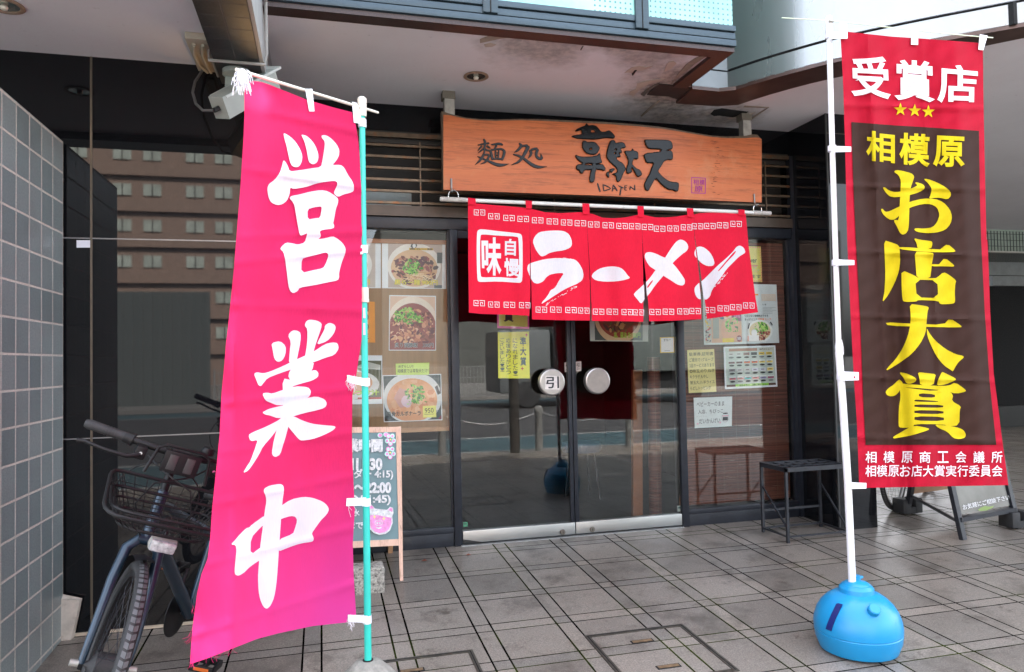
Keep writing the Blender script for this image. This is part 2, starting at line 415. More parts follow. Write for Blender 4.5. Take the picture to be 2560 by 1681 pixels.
def gridcut(vs, fs, step, clip=()):
    bm = bmesh.new(); bv = [bm.verts.new((p[0], p[1], p[2] if len(p) > 2 else 0)) for p in vs]
    for f in fs:
        try: bm.faces.new([bv[i] for i in f])
        except ValueError: pass
    for (p, n) in clip:
        g = bm.verts[:]+bm.edges[:]+bm.faces[:]
        bmesh.ops.bisect_plane(bm, geom=g, plane_co=(*p, 0), plane_no=(*n, 0), clear_outer=True)
    xs = [v.co.x for v in bm.verts]; ys = [v.co.y for v in bm.verts]
    if xs:
        for ax, lo, hi in ((0, min(xs), max(xs)), (1, min(ys), max(ys))):
            k = math.ceil(lo/step)
            while k*step < hi:
                co = [0, 0, 0]; no = [0, 0, 0]; co[ax] = k*step; no[ax] = 1
                bmesh.ops.bisect_plane(bm, geom=bm.verts[:]+bm.edges[:]+bm.faces[:], plane_co=co, plane_no=no); k += 1
    bm.verts.index_update()
    r = [tuple(v.co) for v in bm.verts], [[v.index for v in f.verts] for f in bm.faces]
    bm.free(); return r
def in_quad(vs, q, box=None):
    """fit glyph points into a pixel quad TL TR BR BL"""
    if box is None:
        xs = [a[0] for a in vs]; ys = [a[1] for a in vs]; box = (min(xs), min(ys), max(xs), max(ys))
    o = []
    for x, y, z in vs:
        u = (x-box[0])/(box[2]-box[0]); v = (box[3]-y)/(box[3]-box[1])
        o.append(tuple((q[0][i]*(1-u)+q[1][i]*u)*(1-v)+(q[3][i]*(1-u)+q[2][i]*u)*v for i in (0, 1))+(z,))
    return o
class Cloth:
    """a cloth whose surface is S(px,py,lift); shapes drawn in photo pixels are laid onto it"""
    def __init__(s, S, step=14, l0=0.0): s.S = S; s.mb = MB(); s.step = step; s.n = 0; s.l0 = l0
    def base(s, loop, m, clip=()):
        v, f = gridcut(loop, [list(range(len(loop)))], s.step, clip); s.mb.add([s.S(x, y, 0) for x, y, z in v], f, m)
    def shape(s, loops, m, smooth=1, clip=(), lift=None):
        s.n += 1
        loops = [chaikin(l, smooth) if smooth else l for l in loops]
        v, f = tri(loops); v, f = gridcut(v, f, s.step, clip)
        if v: s.mb.add([s.S(x, y, lift or (s.l0+.0016+.00025*(s.n % 9))) for x, y, z in v], f, m)
    def glyph(s, ch, q, m, bold=0.0, box=None, clip=()):
        s.n += 1
        v, f = textmesh(ch, bold); v = in_quad(v, q, box); v, f = gridcut(v, f, s.step, clip)
        s.mb.add([s.S(x, y, s.l0+.0018+.0002*(s.n % 5)+.0006*z) for x, y, z in v], f, m)

class Sheet:
    """a flat sheet with its corners at four photo pixels on the plane y=Y; drawing is in 0..1 across and down"""
    def __init__(s, q, Y, paper, d=.0012):
        s.c = [at(x, y, Y) for x, y in q]; s.Y = Y; s.mb = MB(); s.n = 0
        s.w = ((s.c[1]-s.c[0]).length); s.h = ((s.c[3]-s.c[0]).length)
        s.mb.hexa([s.c[3]+Vector((0, d, 0)), s.c[2]+Vector((0, d, 0)), s.c[1]+Vector((0, d, 0)), s.c[0]+Vector((0, d, 0)), s.c[3], s.c[2], s.c[1], s.c[0]], paper)
    def pt(s, u, v, k):
        p = (s.c[0]*(1-u)+s.c[1]*u)*(1-v)+(s.c[3]*(1-u)+s.c[2]*u)*v
        return p+Vector((0, -k, 0))
    def _k(s): s.n += 1; return .0006+.00012*s.n
    def poly(s, pts, m): k = s._k(); s.mb.poly([s.pt(u, v, k) for u, v in pts], m)
    def rect(s, a, b, c, d, m): s.poly([(a, b), (c, b), (c, d), (a, d)], m)
    def ell(s, cx, cy, rx, ry, m, n=22, wob=0, seed=0, clip=True):
        rnd = random.Random(seed); pts = []
        for i in range(n):
            r = 1+wob*(rnd.random()-.5); w = 2*math.pi*i/n
            u, v = cx+rx*r*math.cos(w), cy+ry*r*math.sin(w)
            if clip: u, v = min(.985, max(.015, u)), min(.985, max(.015, v))
            pts.append((u, v))
        s.poly(pts, m)
    def stroke(s, pts, w, m):
        k = s._k(); asp = s.h/s.w
        b = brush([(x, y*asp) for x, y in pts], w); v, f = tri([b]); s.mb.add([s.pt(x, y/asp, k) for x, y in v], f, m)
    def text(s, t, u0, v0, u1, v1, m, bold=0.0, vertical=False):
        if vertical:
            n = len(t); h = (v1-v0)/n
            for i, ch in enumerate(t):
                if ch.strip(): s.text('｜' if ch == 'ー' else ch, u0, v0+h*i+h*.06, u1, v0+h*(i+1)-h*.06, m, bold)
            return
        k = s._k(); v, f = textmesh(t, bold)
        if not v: return
        q = in_quad(v, [(u0, v0), (u1, v0), (u1, v1), (u0, v1)]); s.mb.add([s.pt(x, y, k+.0001*z) for x, y, z in q], f, m)
    def done(s, name, label, cat, group=None):
        c = sum(s.c, Vector())/4
        o = s.mb.build(name); me = o.data
        base = Vector((c.x, s.Y, min(p.z for p in s.c)))
        for v in me.vertices: v.co -= base
        o.location = base
        return tag(o, label, cat, group)
def rebase(o, base):
    base = Vector(base)
    for v in o.data.vertices: v.co -= base
    o.location = base; return o

# ------------------------------------------------------------------ the ground and the street (the street is seen in the glass and polished stone)
ASPH = M('asphalt', (.045, .045, .046), .8, var=.3, vs=120, bmp=.5, bs=200)
CYAN = M('blue_lane_paint', (.038, .075, .085), .6, var=.2, vs=20, dark=(.1, .14, .15), dth=(.58, .75), ds=8)
WHITEL = M('white_road_paint', (.3, .3, .29), .6, var=.1)
FARPAVE = tiles_mat('far_paving', (.22, .21, .2), (.27, .25, .23), (.08, .08, .07), .3, .3, .006, 'XY')
KERBM = M('kerb_stone', (.3, .3, .29), .8, var=.15, vs=20)
g = MB()
ys = [3.0, 0.0, -1.5, -3.0, -5.0, -7.3]
for i in range(len(ys)-1):
    y0, y1 = ys[i+1], ys[i]
    g.poly([(-9, y0, fz(y0)), (30, y0, fz(y0)), (30, y1, fz(y1)), (-9, y1, fz(y1))], PAVE)
tag(g.build('pavement'), kind='structure')
g = MB(); g.poly([(4.0, 3, 0), (30, 3, 0), (30, 16, 0), (4.0, 16, 0)], PAVE); tag(g.build('passage_floor'), kind='structure')
zk = fz(-7.3); zr = zk-.13
g = MB(); g.box((-40, -7.45, zr-.2), (40, -7.302, zk-.004), KERBM, .015); tag(g.build('kerb'), kind='structure')
g = MB(); g.poly([(-300, -300, zr-.02), (300, -300, zr-.02), (300, -7.4, zr-.02), (-300, -7.4, zr-.02)], M('ground_earth', (.2, .2, .19), .9)); tag(g.build('ground'), kind='structure')
g = MB(); g.poly([(-80, -26, zr), (80, -26, zr), (80, -7.4, zr), (-80, -7.4, zr)], ASPH); tag(g.build('road'), kind='structure')
for nm, y0, y1 in (('cycle_lane', -10.6, -7.9), ('far_cycle_lane', -25.4, -23.2)):
    g = MB(); g.poly([(-80, y0, zr+.004), (80, y0, zr+.004), (80, y1, zr+.004), (-80, y1, zr+.004)], CYAN)
    yy = y0-.16 if nm == 'cycle_lane' else y1+.02
    g.poly([(-80, yy, zr+.005), (80, yy, zr+.005), (80, yy+.14, zr+.005), (-80, yy+.14, zr+.005)], WHITEL)
    tag(g.build(nm), kind='structure')
g = MB(); g.box((-60, -60, zr-.2), (60, -26, zr+.14), FARPAVE); tag(g.build('far_pavement'), kind='structure')

# apartment block over the road
APT = M('brown_apartment_tile', (.30, .21, .165), .7, var=.1, vs=3)
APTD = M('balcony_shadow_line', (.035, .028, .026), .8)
APTW = M('pale_window', (.45, .50, .44), .5, var=.25, vs=1.2)
b = thing('apartment_block', 'long brown tiled apartment block across the road with rows of pale windows', 'building', (-12, -62, zr))
w = MB(); w.box((-46, -72, zr), (3, -62, 27), APT)
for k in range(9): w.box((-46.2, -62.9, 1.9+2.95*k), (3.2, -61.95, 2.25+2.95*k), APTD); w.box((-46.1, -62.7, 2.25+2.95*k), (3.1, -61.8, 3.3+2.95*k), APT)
w.build('wall', b)
for k in range(8):
    for j in range(12):
        x = -36+2.75*j+(.5 if j % 2 else 0); q = MB(); z = 3.55+2.95*k
        q.box((x, -62.0, z), (x+1.35, -61.9, z+.95), APTW); q.box((x+.64, -61.93, z), (x+.72, -61.87, z+.95), APTD)
        q.build('window', b)
b = thing('white_house', 'pale grey rendered building across the road behind the parked truck', 'building', (16, -45, zr))
w = MB(); w.box((4, -60, zr), (40, -45, 11), M('pale_render', (.085, .088, .08), .8)); w.build('wall', b)
for k in range(3):
    for j in range(6):
        q = MB(); x = 6+5.2*j; z = 1.2+3.1*k; q.box((x, -45.05, z), (x+2.0, -44.94, z+1.4), M('dim_window', (.05, .06, .06), .4)); q.build('window', b)

# corrugated hoarding and white mesh fence across the road
f = thing('corrugated_hoarding', 'grey corrugated steel hoarding along the far pavement', 'fence', (-12, -29, zr+.14))
q = MB(); n = 120
for i in range(n):
    x0 = -26+.18*i; q.box((x0, -29+(i % 2)*.05, zr+.14), (x0+.18, -28.96+(i % 2)*.05, 4.3), M('grey_corrugated_steel', (.10, .115, .11), .6))
q.build('panel', f)
f = thing('mesh_fence', 'white wire mesh fence along the far pavement', 'fence', (2, -27, zr+.14)); q = MB()
for i in range(80): q.box((-4.0+.16*i, -27.01, zr+.2), (-3.97+.16*i, -26.98, 1.0), WHITEL)
for z in (0.0, .5, .98): q.box((-4, -27.02, z), (8.8, -26.97, z+.03), WHITEL)
q.build('mesh', f)
for i in range(5): q = MB(); q.tube([(-4+3.2*i, -27, zr+.1), (-4+3.2*i, -27, 1.1)], .04, WHITEL); q.build('post', f)

# delivery truck parked over the road
t = thing('box_truck', 'white box truck parked at the far kerb', 'truck', (11.5, -20.6, zr))
q = MB(); q.box((8.0, -21.8, .75), (15.5, -19.4, 3.4), M('white_truck_panel', (.13, .15, .14), .5), .04)
for k in range(7): q.box((8.6+k*1.0, -19.41, .8), (8.63+k*1.0, -19.38, 3.35), M('seam_grey', (.3, .3, .3), .6))
q.build('cargo_box', t)
q = MB(); q.box((5.9, -21.7, .1), (7.8, -19.5, 2.3), M('truck_cab_paint', (.12, .13, .13), .5), .12); q.build('cab', t)
q = MB(); q.box((6.2, -21.4, .1), (15.3, -19.7, .7), RUBBER); q.build('chassis', t)
for x in (6.9, 13.2):
    q = MB(); q.lathe([(.2, 0), (.45, .01), (.48, .06), (.48, .22), (.45, .27), (.2, .28)], (x, -19.72, zr+.48), RUBBER, axis=(0, 1, 0)); q.build('wheel', t)
# bollards with a chain at the kerb
for i, x in enumerate((1.9, 3.55, 5.2)):
    t = thing('bollard', ['grey chained kerb bollard reflected beside the steel door discs', 'grey chained kerb bollard reflected in the right hand door', 'grey chained kerb bollard standing farthest along the kerb'][i], 'bollard', (x, -7.0, fz(-7.0)), 'kerb bollards')
    q = MB(); q.lathe([(.075, 0), (.07, .03), (.062, .6), (.075, .66), (.075, .72), (.05, .76)], (x, -7.0, fz(-7)), M('bollard_grey', (.2, .2, .19), .5), 20); q.build('post', t)
    if i < 2:
        q = MB(); q.tube([(x+.06+1.55*k/12, -7.0, fz(-7)+.64-.16*math.sin(math.pi*k/12)) for k in range(13)], .009, M('chain', (.25, .25, .25), .4, .8)); q.build('chain', t)
t = thing('street_pole', 'dark street lamp pole at the kerb', 'pole', (3.1, -6.9, fz(-6.9)))
q = MB(); q.tube([(3.1, -6.9, fz(-6.9)), (3.1, -6.9, 1.4)], .085, M('pole_brown', (.05, .045, .04), .5), 16); q.build('base', t)
q = MB(); q.tube([(3.1, -6.9, 1.4), (3.1, -6.9, 6)], .055, M('pole_grey', (.3, .3, .3), .5), 16); q.build('shaft', t)

# ------------------------------------------------------------------ the building
B = thing('ramen_shop_building', 'dark granite and glass shopfront under a pale soffit with an aqua bay window above', 'building', (0, 0, 0))
ZS = 3.0075; ZL = 2.81; ZB = 2.72; GX = -.262; GY = -1.0
# left granite block
q = MB(); q.box((-6, GY, -.3), (GX, .3, ZS+.3), GRANITE)
JT = M('joint_strip', (.12, .10, .075), .4, .4)
q.box((-1.104, GY-.003, -.04), (-1.094, GY+.01, ZL), JT)
for z in (1.896, .908): q.box((-6, GY-.0025, z-.003), (GX, GY+.01, z+.003), M('joint_grey', (.22, .22, .22), .4, .5))
q.box((-1.216, GY-.012, fz(GY)-.02), (GX, GY+.02, fz(GY)+.012), M('beige_base_trim', (.5, .42, .32), .6))
q.build('granite_wall', B)
# soffits
STN = ((1.2, -1.16, .38, .65), (2.2, -.85, .38, .85), (2.35, -.5, .42, .85), (1.85, -1.2, .3, .65), (2.9, -.28, .34, .75), (2.55, -.2, .26, .7), (1.6, -1.26, .16, .5))
SOF = soffit_mat('soffit_paint', (.82, .82, .87), STN)
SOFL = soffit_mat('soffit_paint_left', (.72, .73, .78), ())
outer = [onz(x, y, ZS) for x, y in ((1731, 215), (1820, 224), (1900, 198), (2000, 170), (2101, 144), (2300, 104), (2524, 64))]
outer += [outer[-1]+(outer[-1]-outer[-2])*1.6]
BX0, BX1, BY = -.27, 2.285, -1.30
so = [(BX0, BY), (BX1, BY), (BX1, outer[0].y)]+[(p.x, p.y) for p in outer]+[(30, outer[-1].y), (30, .06), (BX0, .06)]
hole = [(onz(x, y, ZS).x, onz(x, y, ZS).y) for x, y in T(1200, 0, 2.975, '1712,850 1740,818 1800,806 1860,815 1940,825 2000,832 1960,855 1880,875 1780,862 1740,865')]
v, fc = tri([so, hole]); q = MB(); q.add([(x, y, ZS) for x, y in v], fc, SOF)
q.box((2.6, -.75, ZS+.002), (3.6, -.05, ZS+.5), DARK)
q.add([(x, y, ZS) for x, y in ((3.9, .06), (30, .06), (30, 3.4), (3.9, 3.4))], [(0, 1, 2, 3)], SOF)
rnd = random.Random(4)
FL = [M('peeling_paint', (.50, .43, .37), .8, var=.15), M('bare_plaster', (.33, .28, .23), .85, var=.25), M('grime', (.12, .11, .10), .9)]
def flake(pxs, m, dz=.004):
    p = [onz(x, y, ZS) for x, y in pxs]; q.prism([(a.x, a.y, ZS-.001) for a in p], m, (0, 0, -dz))
C2 = lambda t: T(1200, 0, 2.975, t)
flake(C2('1330,622 1410,628 1570,650 1530,690 1470,735 1400,712 1290,705 1240,700 1270,670'), M('exposed_black_panel', (.035, .03, .03), .6), .006)
flake(C2('1195,700 1240,660 1300,628 1335,612 1330,622 1280,655 1240,690 1220,712'), FL[2], .005)
flake(C2('1110,700 1115,680 1160,660 1170,620 1230,600 1300,590 1370,588 1330,605 1260,622 1220,640 1180,672 1140,712'), FL[0])
flake(C2('1380,500 1400,460 1440,452 1460,470 1420,510 1370,530'), FL[0])
flake(C2('1480,540 1530,480 1600,430 1690,395 1700,402 1600,470 1540,520 1440,600 1420,622'), FL[1], .005)
flake(C2('1075,540 1100,520 1130,500 1190,490 1240,498 1285,488 1250,508 1200,522 1160,525 1150,550 1135,562 1130,540 1100,535'), FL[0], .003)
flake(C2('1135,560 1128,545 1150,518 1168,516 1150,540'), DARK, .005)
flake(C2('340,262 380,258 420,268 380,272'), FL[2], .003); flake(C2('760,345 770,340 752,372 746,368'), FL[2], .003); flake(C2('780,305 900,340 896,345 775,312'), FL[2], .003)
flake(C2('1195,860 1260,800 1330,745 1340,748 1270,808 1205,862'), FL[1], .006); flake(C2('1840,880 1890,872 2050,832 1990,862 1900,882'), FL[0], .006)
flake(C2('2010,882 2080,835 2140,800 2050,798 1960,795 1970,785 2060,790 2150,796 2080,845 2020,886'), FL[1], .004)
for t, m in (('30,330 80,318 120,330 90,345 40,348', 0), ('0,290 60,268 200,258 260,272 150,285 60,305 0,318', 1)): flake(C2(t), FL[m], .003)
q.build('soffit', B)
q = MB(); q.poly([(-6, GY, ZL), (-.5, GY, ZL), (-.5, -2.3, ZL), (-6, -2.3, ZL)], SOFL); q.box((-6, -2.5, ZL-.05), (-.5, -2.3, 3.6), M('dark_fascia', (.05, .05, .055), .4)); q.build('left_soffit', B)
# tiled beam running towards the street
BT = tiles_mat('dark_beam_tile', (.016, .016, .017), (.022, .021, .022), (.085, .08, .075), .108, .118, .0035, 'XY', (.49, .02), .5)
BS = M('pale_beam_side', (.38, .38, .37), .6, var=.1)
q = MB(); q.hexa([(-.487, -2.5, ZB), (-.275, -2.5, ZB), (-.275, GY, ZB), (-.487, GY, ZB), (-.487, -2.5, 3.5), (-.275, -2.5, 3.5), (-.275, GY, 3.5), (-.487, GY, 3.5)], BT)
q.box((-.275, -2.5, ZB+.004), (-.258, GY, 3.5), BS); q.build('tiled_beam', B)
q = MB(); q.tube([(-.505, GY+.02, 2.76), (-.505, -1.32, 2.76), (-.505, -1.34, 2.705), (-.25, -1.34, 2.705), (-.24, -1.345, 2.76), (-.24, -1.4, 2.99), (-.235, -2.6, 2.99)], .0075, M('cable_grey', (.33, .32, .30), .5)); q.build('conduit', B)
# bay window
BAYR = M('slate_blue_aluminium', (.045, .072, .092), .42, .3, var=.12, vs=7, stretch=(.4, 1, 6))
MAR = M('speckled_maroon_trim', (.040, .022, .020), .4, var=.7, vs=220)
zr0, zr1, zr2 = ZS+.0, ZS+.16, ZS+1.2
bay = MB(); bay.box((BX0-.6, BY-.055, ZS+.012), (BX1, BY+.4, ZS+1.6), DARK); bayo = bay.build('bay_window', B)
q = MB()
for x0, x1, y0, y1 in ((BX0-.6, BX1+.02, BY-.06, BY+.035), (BX1-.075, BX1+.02, BY+.035, outer[0].y-.002)):
    q.box((x0, y0, ZS-.022), (x1, y1, ZS+.003), MAR)
q.build('maroon_trim', bayo)
q = MB()
for z0, z1, pr in ((.006, .042, .075), (.049, .085, .068), (.092, .125, .075)):
    q.box((BX0-.6, BY-pr, ZS+z0), (BX1+.025, BY+.3, ZS+z1), BAYR, .004)
    q.box((BX1-.05, BY+.3, ZS+z0), (BX1+.02, outer[0].y, ZS+z1), BAYR)
q.build('sill_rail', bayo)
for xa, xb in ((1207, 1244), (1587, 1620)):
    a = at(xa, 40, BY-.07); c = at(xb, 40, BY-.07); q = MB(); q.box((a.x, BY-.085, ZS+.05), (c.x, BY-.01, ZS+1.5), BAYR, .004); q.box(((a.x+c.x)/2-.003, BY-.087, ZS+.05), ((a.x+c.x)/2+.003, BY-.08, ZS+1.5), DARK); q.build('mullion', bayo)
AQ = dots_mat()
q = MB(); q.box((BX0-.6, BY-.066, ZS+.127), (at(1600, 60, BY).x, BY-.056, ZS+1.5), AQ); q.build('pane', bayo)
q = MB(); q.box((at(1603, 60, BY).x, BY-.066, ZS+.127), (BX1+.01, BY-.056, ZS+1.5), AQ); q.box((BX1+.002, BY-.056, ZS+.127), (BX1+.012, outer[0].y, ZS+1.5), AQ); q.build('pane', bayo)
# curved metal cladding on the right, with its trim
CLAD = M('pale_metal_cladding', (.30, .312, .31), .28, .7, var=.10, vs=1.3, stretch=(1, 1, .3), dark=(.13, .13, .12), dth=(.6, .8), ds=2.2)
CLADW = M('white_cladding', (.20, .225, .235), .4, .3, var=.05)
def wall_strip(q, pts, z0, z1, m, inset=0.0):
    n = len(pts); c = []
    for i, p in enumerate(pts):
        a = pts[max(0, i-1)]; b_ = pts[min(n-1, i+1)]; t = Vector((b_.x-a.x, b_.y-a.y, 0)).normalized(); nn = Vector((t.y, -t.x, 0))
        c.append(Vector((p.x, p.y, 0))-nn*inset)
    for i in range(n-1):
        q.poly([(c[i].x, c[i].y, z0), (c[i+1].x, c[i+1].y, z0), (c[i+1].x, c[i+1].y, z1), (c[i].x, c[i].y, z1)], m)
def smoothline(p, k=2):
    for _ in range(k):
        o = [p[0]]
        for a, c in zip(p, p[1:]): o += [a*.75+c*.25, a*.25+c*.75]
        p = o+[p[-1]]
    return p
flatp = outer[:2]; curve = smoothline(outer[1:], 2)
cl = MB(); wall_strip(cl, [flatp[0], flatp[1]], ZS+.0, ZS+.115, CLADW); wall_strip(cl, [flatp[0], flatp[1]], ZS+.115, ZS+.125, DARK, .02); wall_strip(cl, [flatp[0], flatp[1]], ZS+.125, ZS+2.4, CLADW)
clo = cl.build('metal_cladding', B)
q = MB(); wall_strip(q, curve, ZS, ZS+.115, CLAD); q.build('lower_panel', clo)
q = MB(); wall_strip(q, curve, ZS+.112, ZS+.135, DARK, .02); q.build('shadow_gap', clo)
q = MB(); wall_strip(q, curve, ZS+.132, ZS+2.6, CLAD); q.build('upper_panel', clo)
q = MB(); jp = onz(2527, 64, ZS); q.box((jp.x-.012, jp.y-.03, ZS-.004), (jp.x+.012, jp.y+.0, ZS+.115), DARK); q.build('panel_joint', clo)
inner = [onz(x, y, ZS) for x, y in ((1690, 252), (1827, 262), (1900, 237), (2000, 208), (2101, 184), (2300, 140), (2535, 92))]; inner += [inner[-1]+(inner[-1]-inner[-2])*1.6]
q = MB(); oo = smoothline(outer, 1); ii = smoothline(inner, 1)
for i in range(len(oo)-1):
    q.hexa([(p.x, p.y, z) for z in (ZS-.02, ZS+.004) for p in (oo[i], oo[i+1], ii[i+1], ii[i])], M('brown_under_trim', (.085, .05, .042), .4, .2, var=.3, vs=6))
q.build('under_trim', clo)
# unseen upper storeys as plain slabs, height and reach set to shade the ground
q = MB(); UPW = M('upper_shade_slab', (.35, .35, .36), .6)
q.box((-30, -1.15, 4.6), (2.2, 12, 6.6), UPW); q.box((2.2, -.45, 5.6), (40, 12, 6.6), UPW); q.build('upper_shade_slab', B)
# shopfront: granite header, louvre, posts, windows, doors
FY = -.08
q = MB(); q.box((GX, -.06, 2.83), (3.60, .25, ZS+.2), GRANITE); q.box((GX, -.045, 2.745), (3.60, .25, 2.83), M('brown_head', (.03, .026, .024), .5)); q.build('header_band', B)
lv = MB(); zt = [at(916, y, FY).z for y in (361, 389.5, 418, 447, 475.5, 505)]
for z in zt: lv.bar((GX, FY, z), (3.56, FY, z), .022, .016, BRONZE)
lv.bar((GX, FY, zt[0]+.07), (3.585, FY, zt[0]+.07), .03, .03, BRONZE); lv.bar((3.585, FY, zt[0]+.085), (3.585, FY, .0), .045, .06, DKFRAME)
for x in (at(1050, 420, FY).x, 1.62, 2.4, at(1912, 480, FY).x): lv.bar((x, FY-.012, zt[0]+.03), (x, FY-.012, zt[-1]-.03), .009, .009, BRONZE)
lv.build('louvre', B)
q = MB(); q.box((GX, .06, 2.15), (3.6, .1, 2.85), M('louvre_backing', (.012, .011, .010), .6, var=.5, vs=4)); q.box((.1, .055, zt[-1]+.0), (.62, .058, zt[-1]+.12), M('pale_duct', (.32, .38, .40), .6)); q.box((.1, .03, zt[-1]-.065), (.64, .05, zt[-1]-.03), M('pale_duct2', (.32, .40, .41), .6)); q.build('louvre_back', B)
q = MB(); q.box((GX, FY-.03, 2.235), (3.56, FY+.08, 2.305), M('brown_transom', (.075, .055, .042), .4, .4, var=.2)); q.box((GX, FY-.01, 2.155), (3.56, FY+.1, 2.233), DKFRAME, .004); q.build('transom', B)
for x0, x1 in ((.858, .912), (2.558, 2.612)): q = MB(); q.box((x0, FY-.015, -.03), (x1, FY+.09, 2.155), DKFRAME, .004); q.build('door_post', B)
def window(name, x0, x1, z0, sill):
    w = MB(); w.box((x0, FY, -.03), (x1, FY+.09, sill), DKFRAME, .004); w.box((x0, FY-.006, sill), (x1, FY+.07, z0), DKFRAME, .004); wo_ = w.build(name, B)
    p = MB(); p.box((x0, FY+.03, z0), (x1, FY+.038, 2.155), GLASS); p.build('pane', wo_)
    p = MB(); p.box((x0, FY+.02, z0), (x0+.014, FY+.05, 2.155), DKFRAME); p.box((x1-.014, FY+.02, z0), (x1, FY+.05, 2.155), DKFRAME); p.build('frame', wo_)
window('side_window', GX, .858, .125, .085); window('front_window', 2.612, 3.555, .118, .082)
def disc_handle(x, z, par, sticker):
    h = MB(); h.lathe([(.03, .055), (.03, .0)], (x, FY-.06, z), STEEL, 16, (0, 1, 0))
    h.lathe([(.0, 0), (.083, 0), (.091, .004), (.094, .012), (.094, .042), (.09, .048), (.0, .05)], (x, FY-.115, z), STEEL, 48, (0, 1, 0)); ho = h.build('handle', par, ang=25)
    if sticker:
        s_ = MB(); k = .052
        s_.poly([(x-k*1.08, FY-.1165, z-k*.9), (x+k*.95, FY-.1165, z-k), (x+k, FY-.1165, z+k*.8), (x-k*.95, FY-.1165, z+k*.9)], M('worn_sticker', (.62, .58, .56), .7, var=.15, vs=60))
        v_, f_ = textmesh('引', .018); vv = in_quad(v_, [(x-.047, z+.04), (x+.047, z+.04), (x+.047, z-.042), (x-.047, z-.042)])
        s_.add([(a, FY-.1175-.0002*z_, c) for a, c, z_ in vv], f_, P(40, 42, 46)); s_.build('pull_sticker', par)
for i, (x0, x1) in enumerate(((.916, 1.722), (1.728, 2.554))):
    zc = at(1380, 956, FY-.1).z
    d = MB(); d.box((x0, FY+.012, .092), (x1, FY+.02, 2.15), GLASS); do = d.build('door', B)
    r_ = MB(); r_.box((x0, FY-.012, .012), (x1, FY+.045, .094), ALU, .004); r_.build('bottom_rail', do)
    r_ = MB(); a = (x1-.026, x1) if i == 0 else (x0, x0+.03); r_.box((a[0], FY-.002, .094), (a[1], FY+.03, 2.15), DKFRAME, .002); r_.box((x0, FY, 2.1), (x1, FY+.03, 2.152), DKFRAME); r_.build('stile', do)
    lx = at((1405, 1479)[i], 1327, FY).x; lz = at((1405, 1479)[i], (1330, 1323)[i], FY).z
    l_ = MB(); l_.lathe([(.0, 0), (.017, 0), (.02, .004), (.02, .014)], (lx, FY-.024, lz), M('lock_brass', (.25, .23, .2), .3, .9), 20, (0, 1, 0)); l_.box((lx-.002, FY-.0255, lz-.009), (lx+.002, FY-.0235, lz+.009), DARK); l_.build('lock', do)
    disc_handle(at((1380.6, 1494.7)[i], (956.8, 952.7)[i], FY-.11).x, zc, do, i == 0)
    if i == 0:
        p = MB(); p.prism([(x0, FY-.0135, .012), (x0+.13, FY-.0135, .012), (x0+.05, FY-.0135, .03), (x0, FY-.0135, .04)], M('broken_rail_edge', (.02, .02, .02), .8), (0, .002, 0)); p.build('broken_corner', do)
q = MB(); q.box((.9, FY-.03, -.03), (2.56, FY+.1, .003), M('worn_threshold', (.32, .33, .33), .4, .6, var=.2, vs=14)); q.build('threshold', B)
# black granite pillar on the right
q = MB(); q.box((3.585, -.5, -.06), (3.905, 1.2, ZS+.02), GRANITE); q.box((3.58, -.502, -.06), (3.59, -.49, ZS), M('joint_dark', (.03, .03, .03), .5)); q.box((3.582, -.5025, 2.86), (3.905, -.49, 2.864), JT); q.build('pillar', B)
# dim room behind the glass
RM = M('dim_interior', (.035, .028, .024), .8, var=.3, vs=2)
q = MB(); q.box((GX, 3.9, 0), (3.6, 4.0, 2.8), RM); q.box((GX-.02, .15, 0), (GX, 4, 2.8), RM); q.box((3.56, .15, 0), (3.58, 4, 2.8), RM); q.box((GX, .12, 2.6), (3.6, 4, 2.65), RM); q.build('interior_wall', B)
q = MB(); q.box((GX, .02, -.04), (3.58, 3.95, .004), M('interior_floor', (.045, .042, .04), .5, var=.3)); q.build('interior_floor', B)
# entrance recess further right
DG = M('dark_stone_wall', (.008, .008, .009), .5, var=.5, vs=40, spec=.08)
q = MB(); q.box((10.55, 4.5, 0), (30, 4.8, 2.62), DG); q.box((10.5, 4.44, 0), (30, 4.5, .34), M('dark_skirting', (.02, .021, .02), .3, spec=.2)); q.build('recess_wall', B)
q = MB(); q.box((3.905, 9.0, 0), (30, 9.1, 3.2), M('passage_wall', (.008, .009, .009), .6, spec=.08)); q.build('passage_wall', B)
GM = M('mesh_green_grey', (.36, .44, .38), .6)
q = MB(); q.box((3.9, 3.40, 2.68), (30, 3.42, 3.05), GM); q.box((3.9, 3.30, 2.66), (30, 3.40, 2.68), M('white_edge', (.55, .55, .52), .6))
q.box((3.9, 3.42, 2.67), (30, 4.3, 2.68), tiles_mat('underside_tile', (.22, .26, .24), (.25, .28, .26), (.07, .07, .06), .05, .09, .006, 'XY')); q.box((3.9, 4.3, 2.46), (30, 4.4, 2.68), M('grey_beam', (.24, .26, .27), .7)); q.box((10.55, 4.40, 2.30), (30, 4.5, 2.62), M('grey_beam', (.24, .26, .27), .7))
q.prism([(11.1, 4.39, 2.50), (12.6, 4.39, 2.50), (12.6, 4.39, 2.68)], M('orange_panel', (.55, .25, .03), .5), (0, -.01, 0)); q.build('recess_beam', B)
q = MB()
for i in range(60): q.box((8.6+.058*i, 3.385, 2.66), (8.606+.058*i, 3.392, 2.985), BLACKMET)
for z in (2.76, 2.85, 2.94): q.box((8.6, 3.38, z), (12.1, 3.386, z+.006), BLACKMET)
q.build('mesh_grille', B)

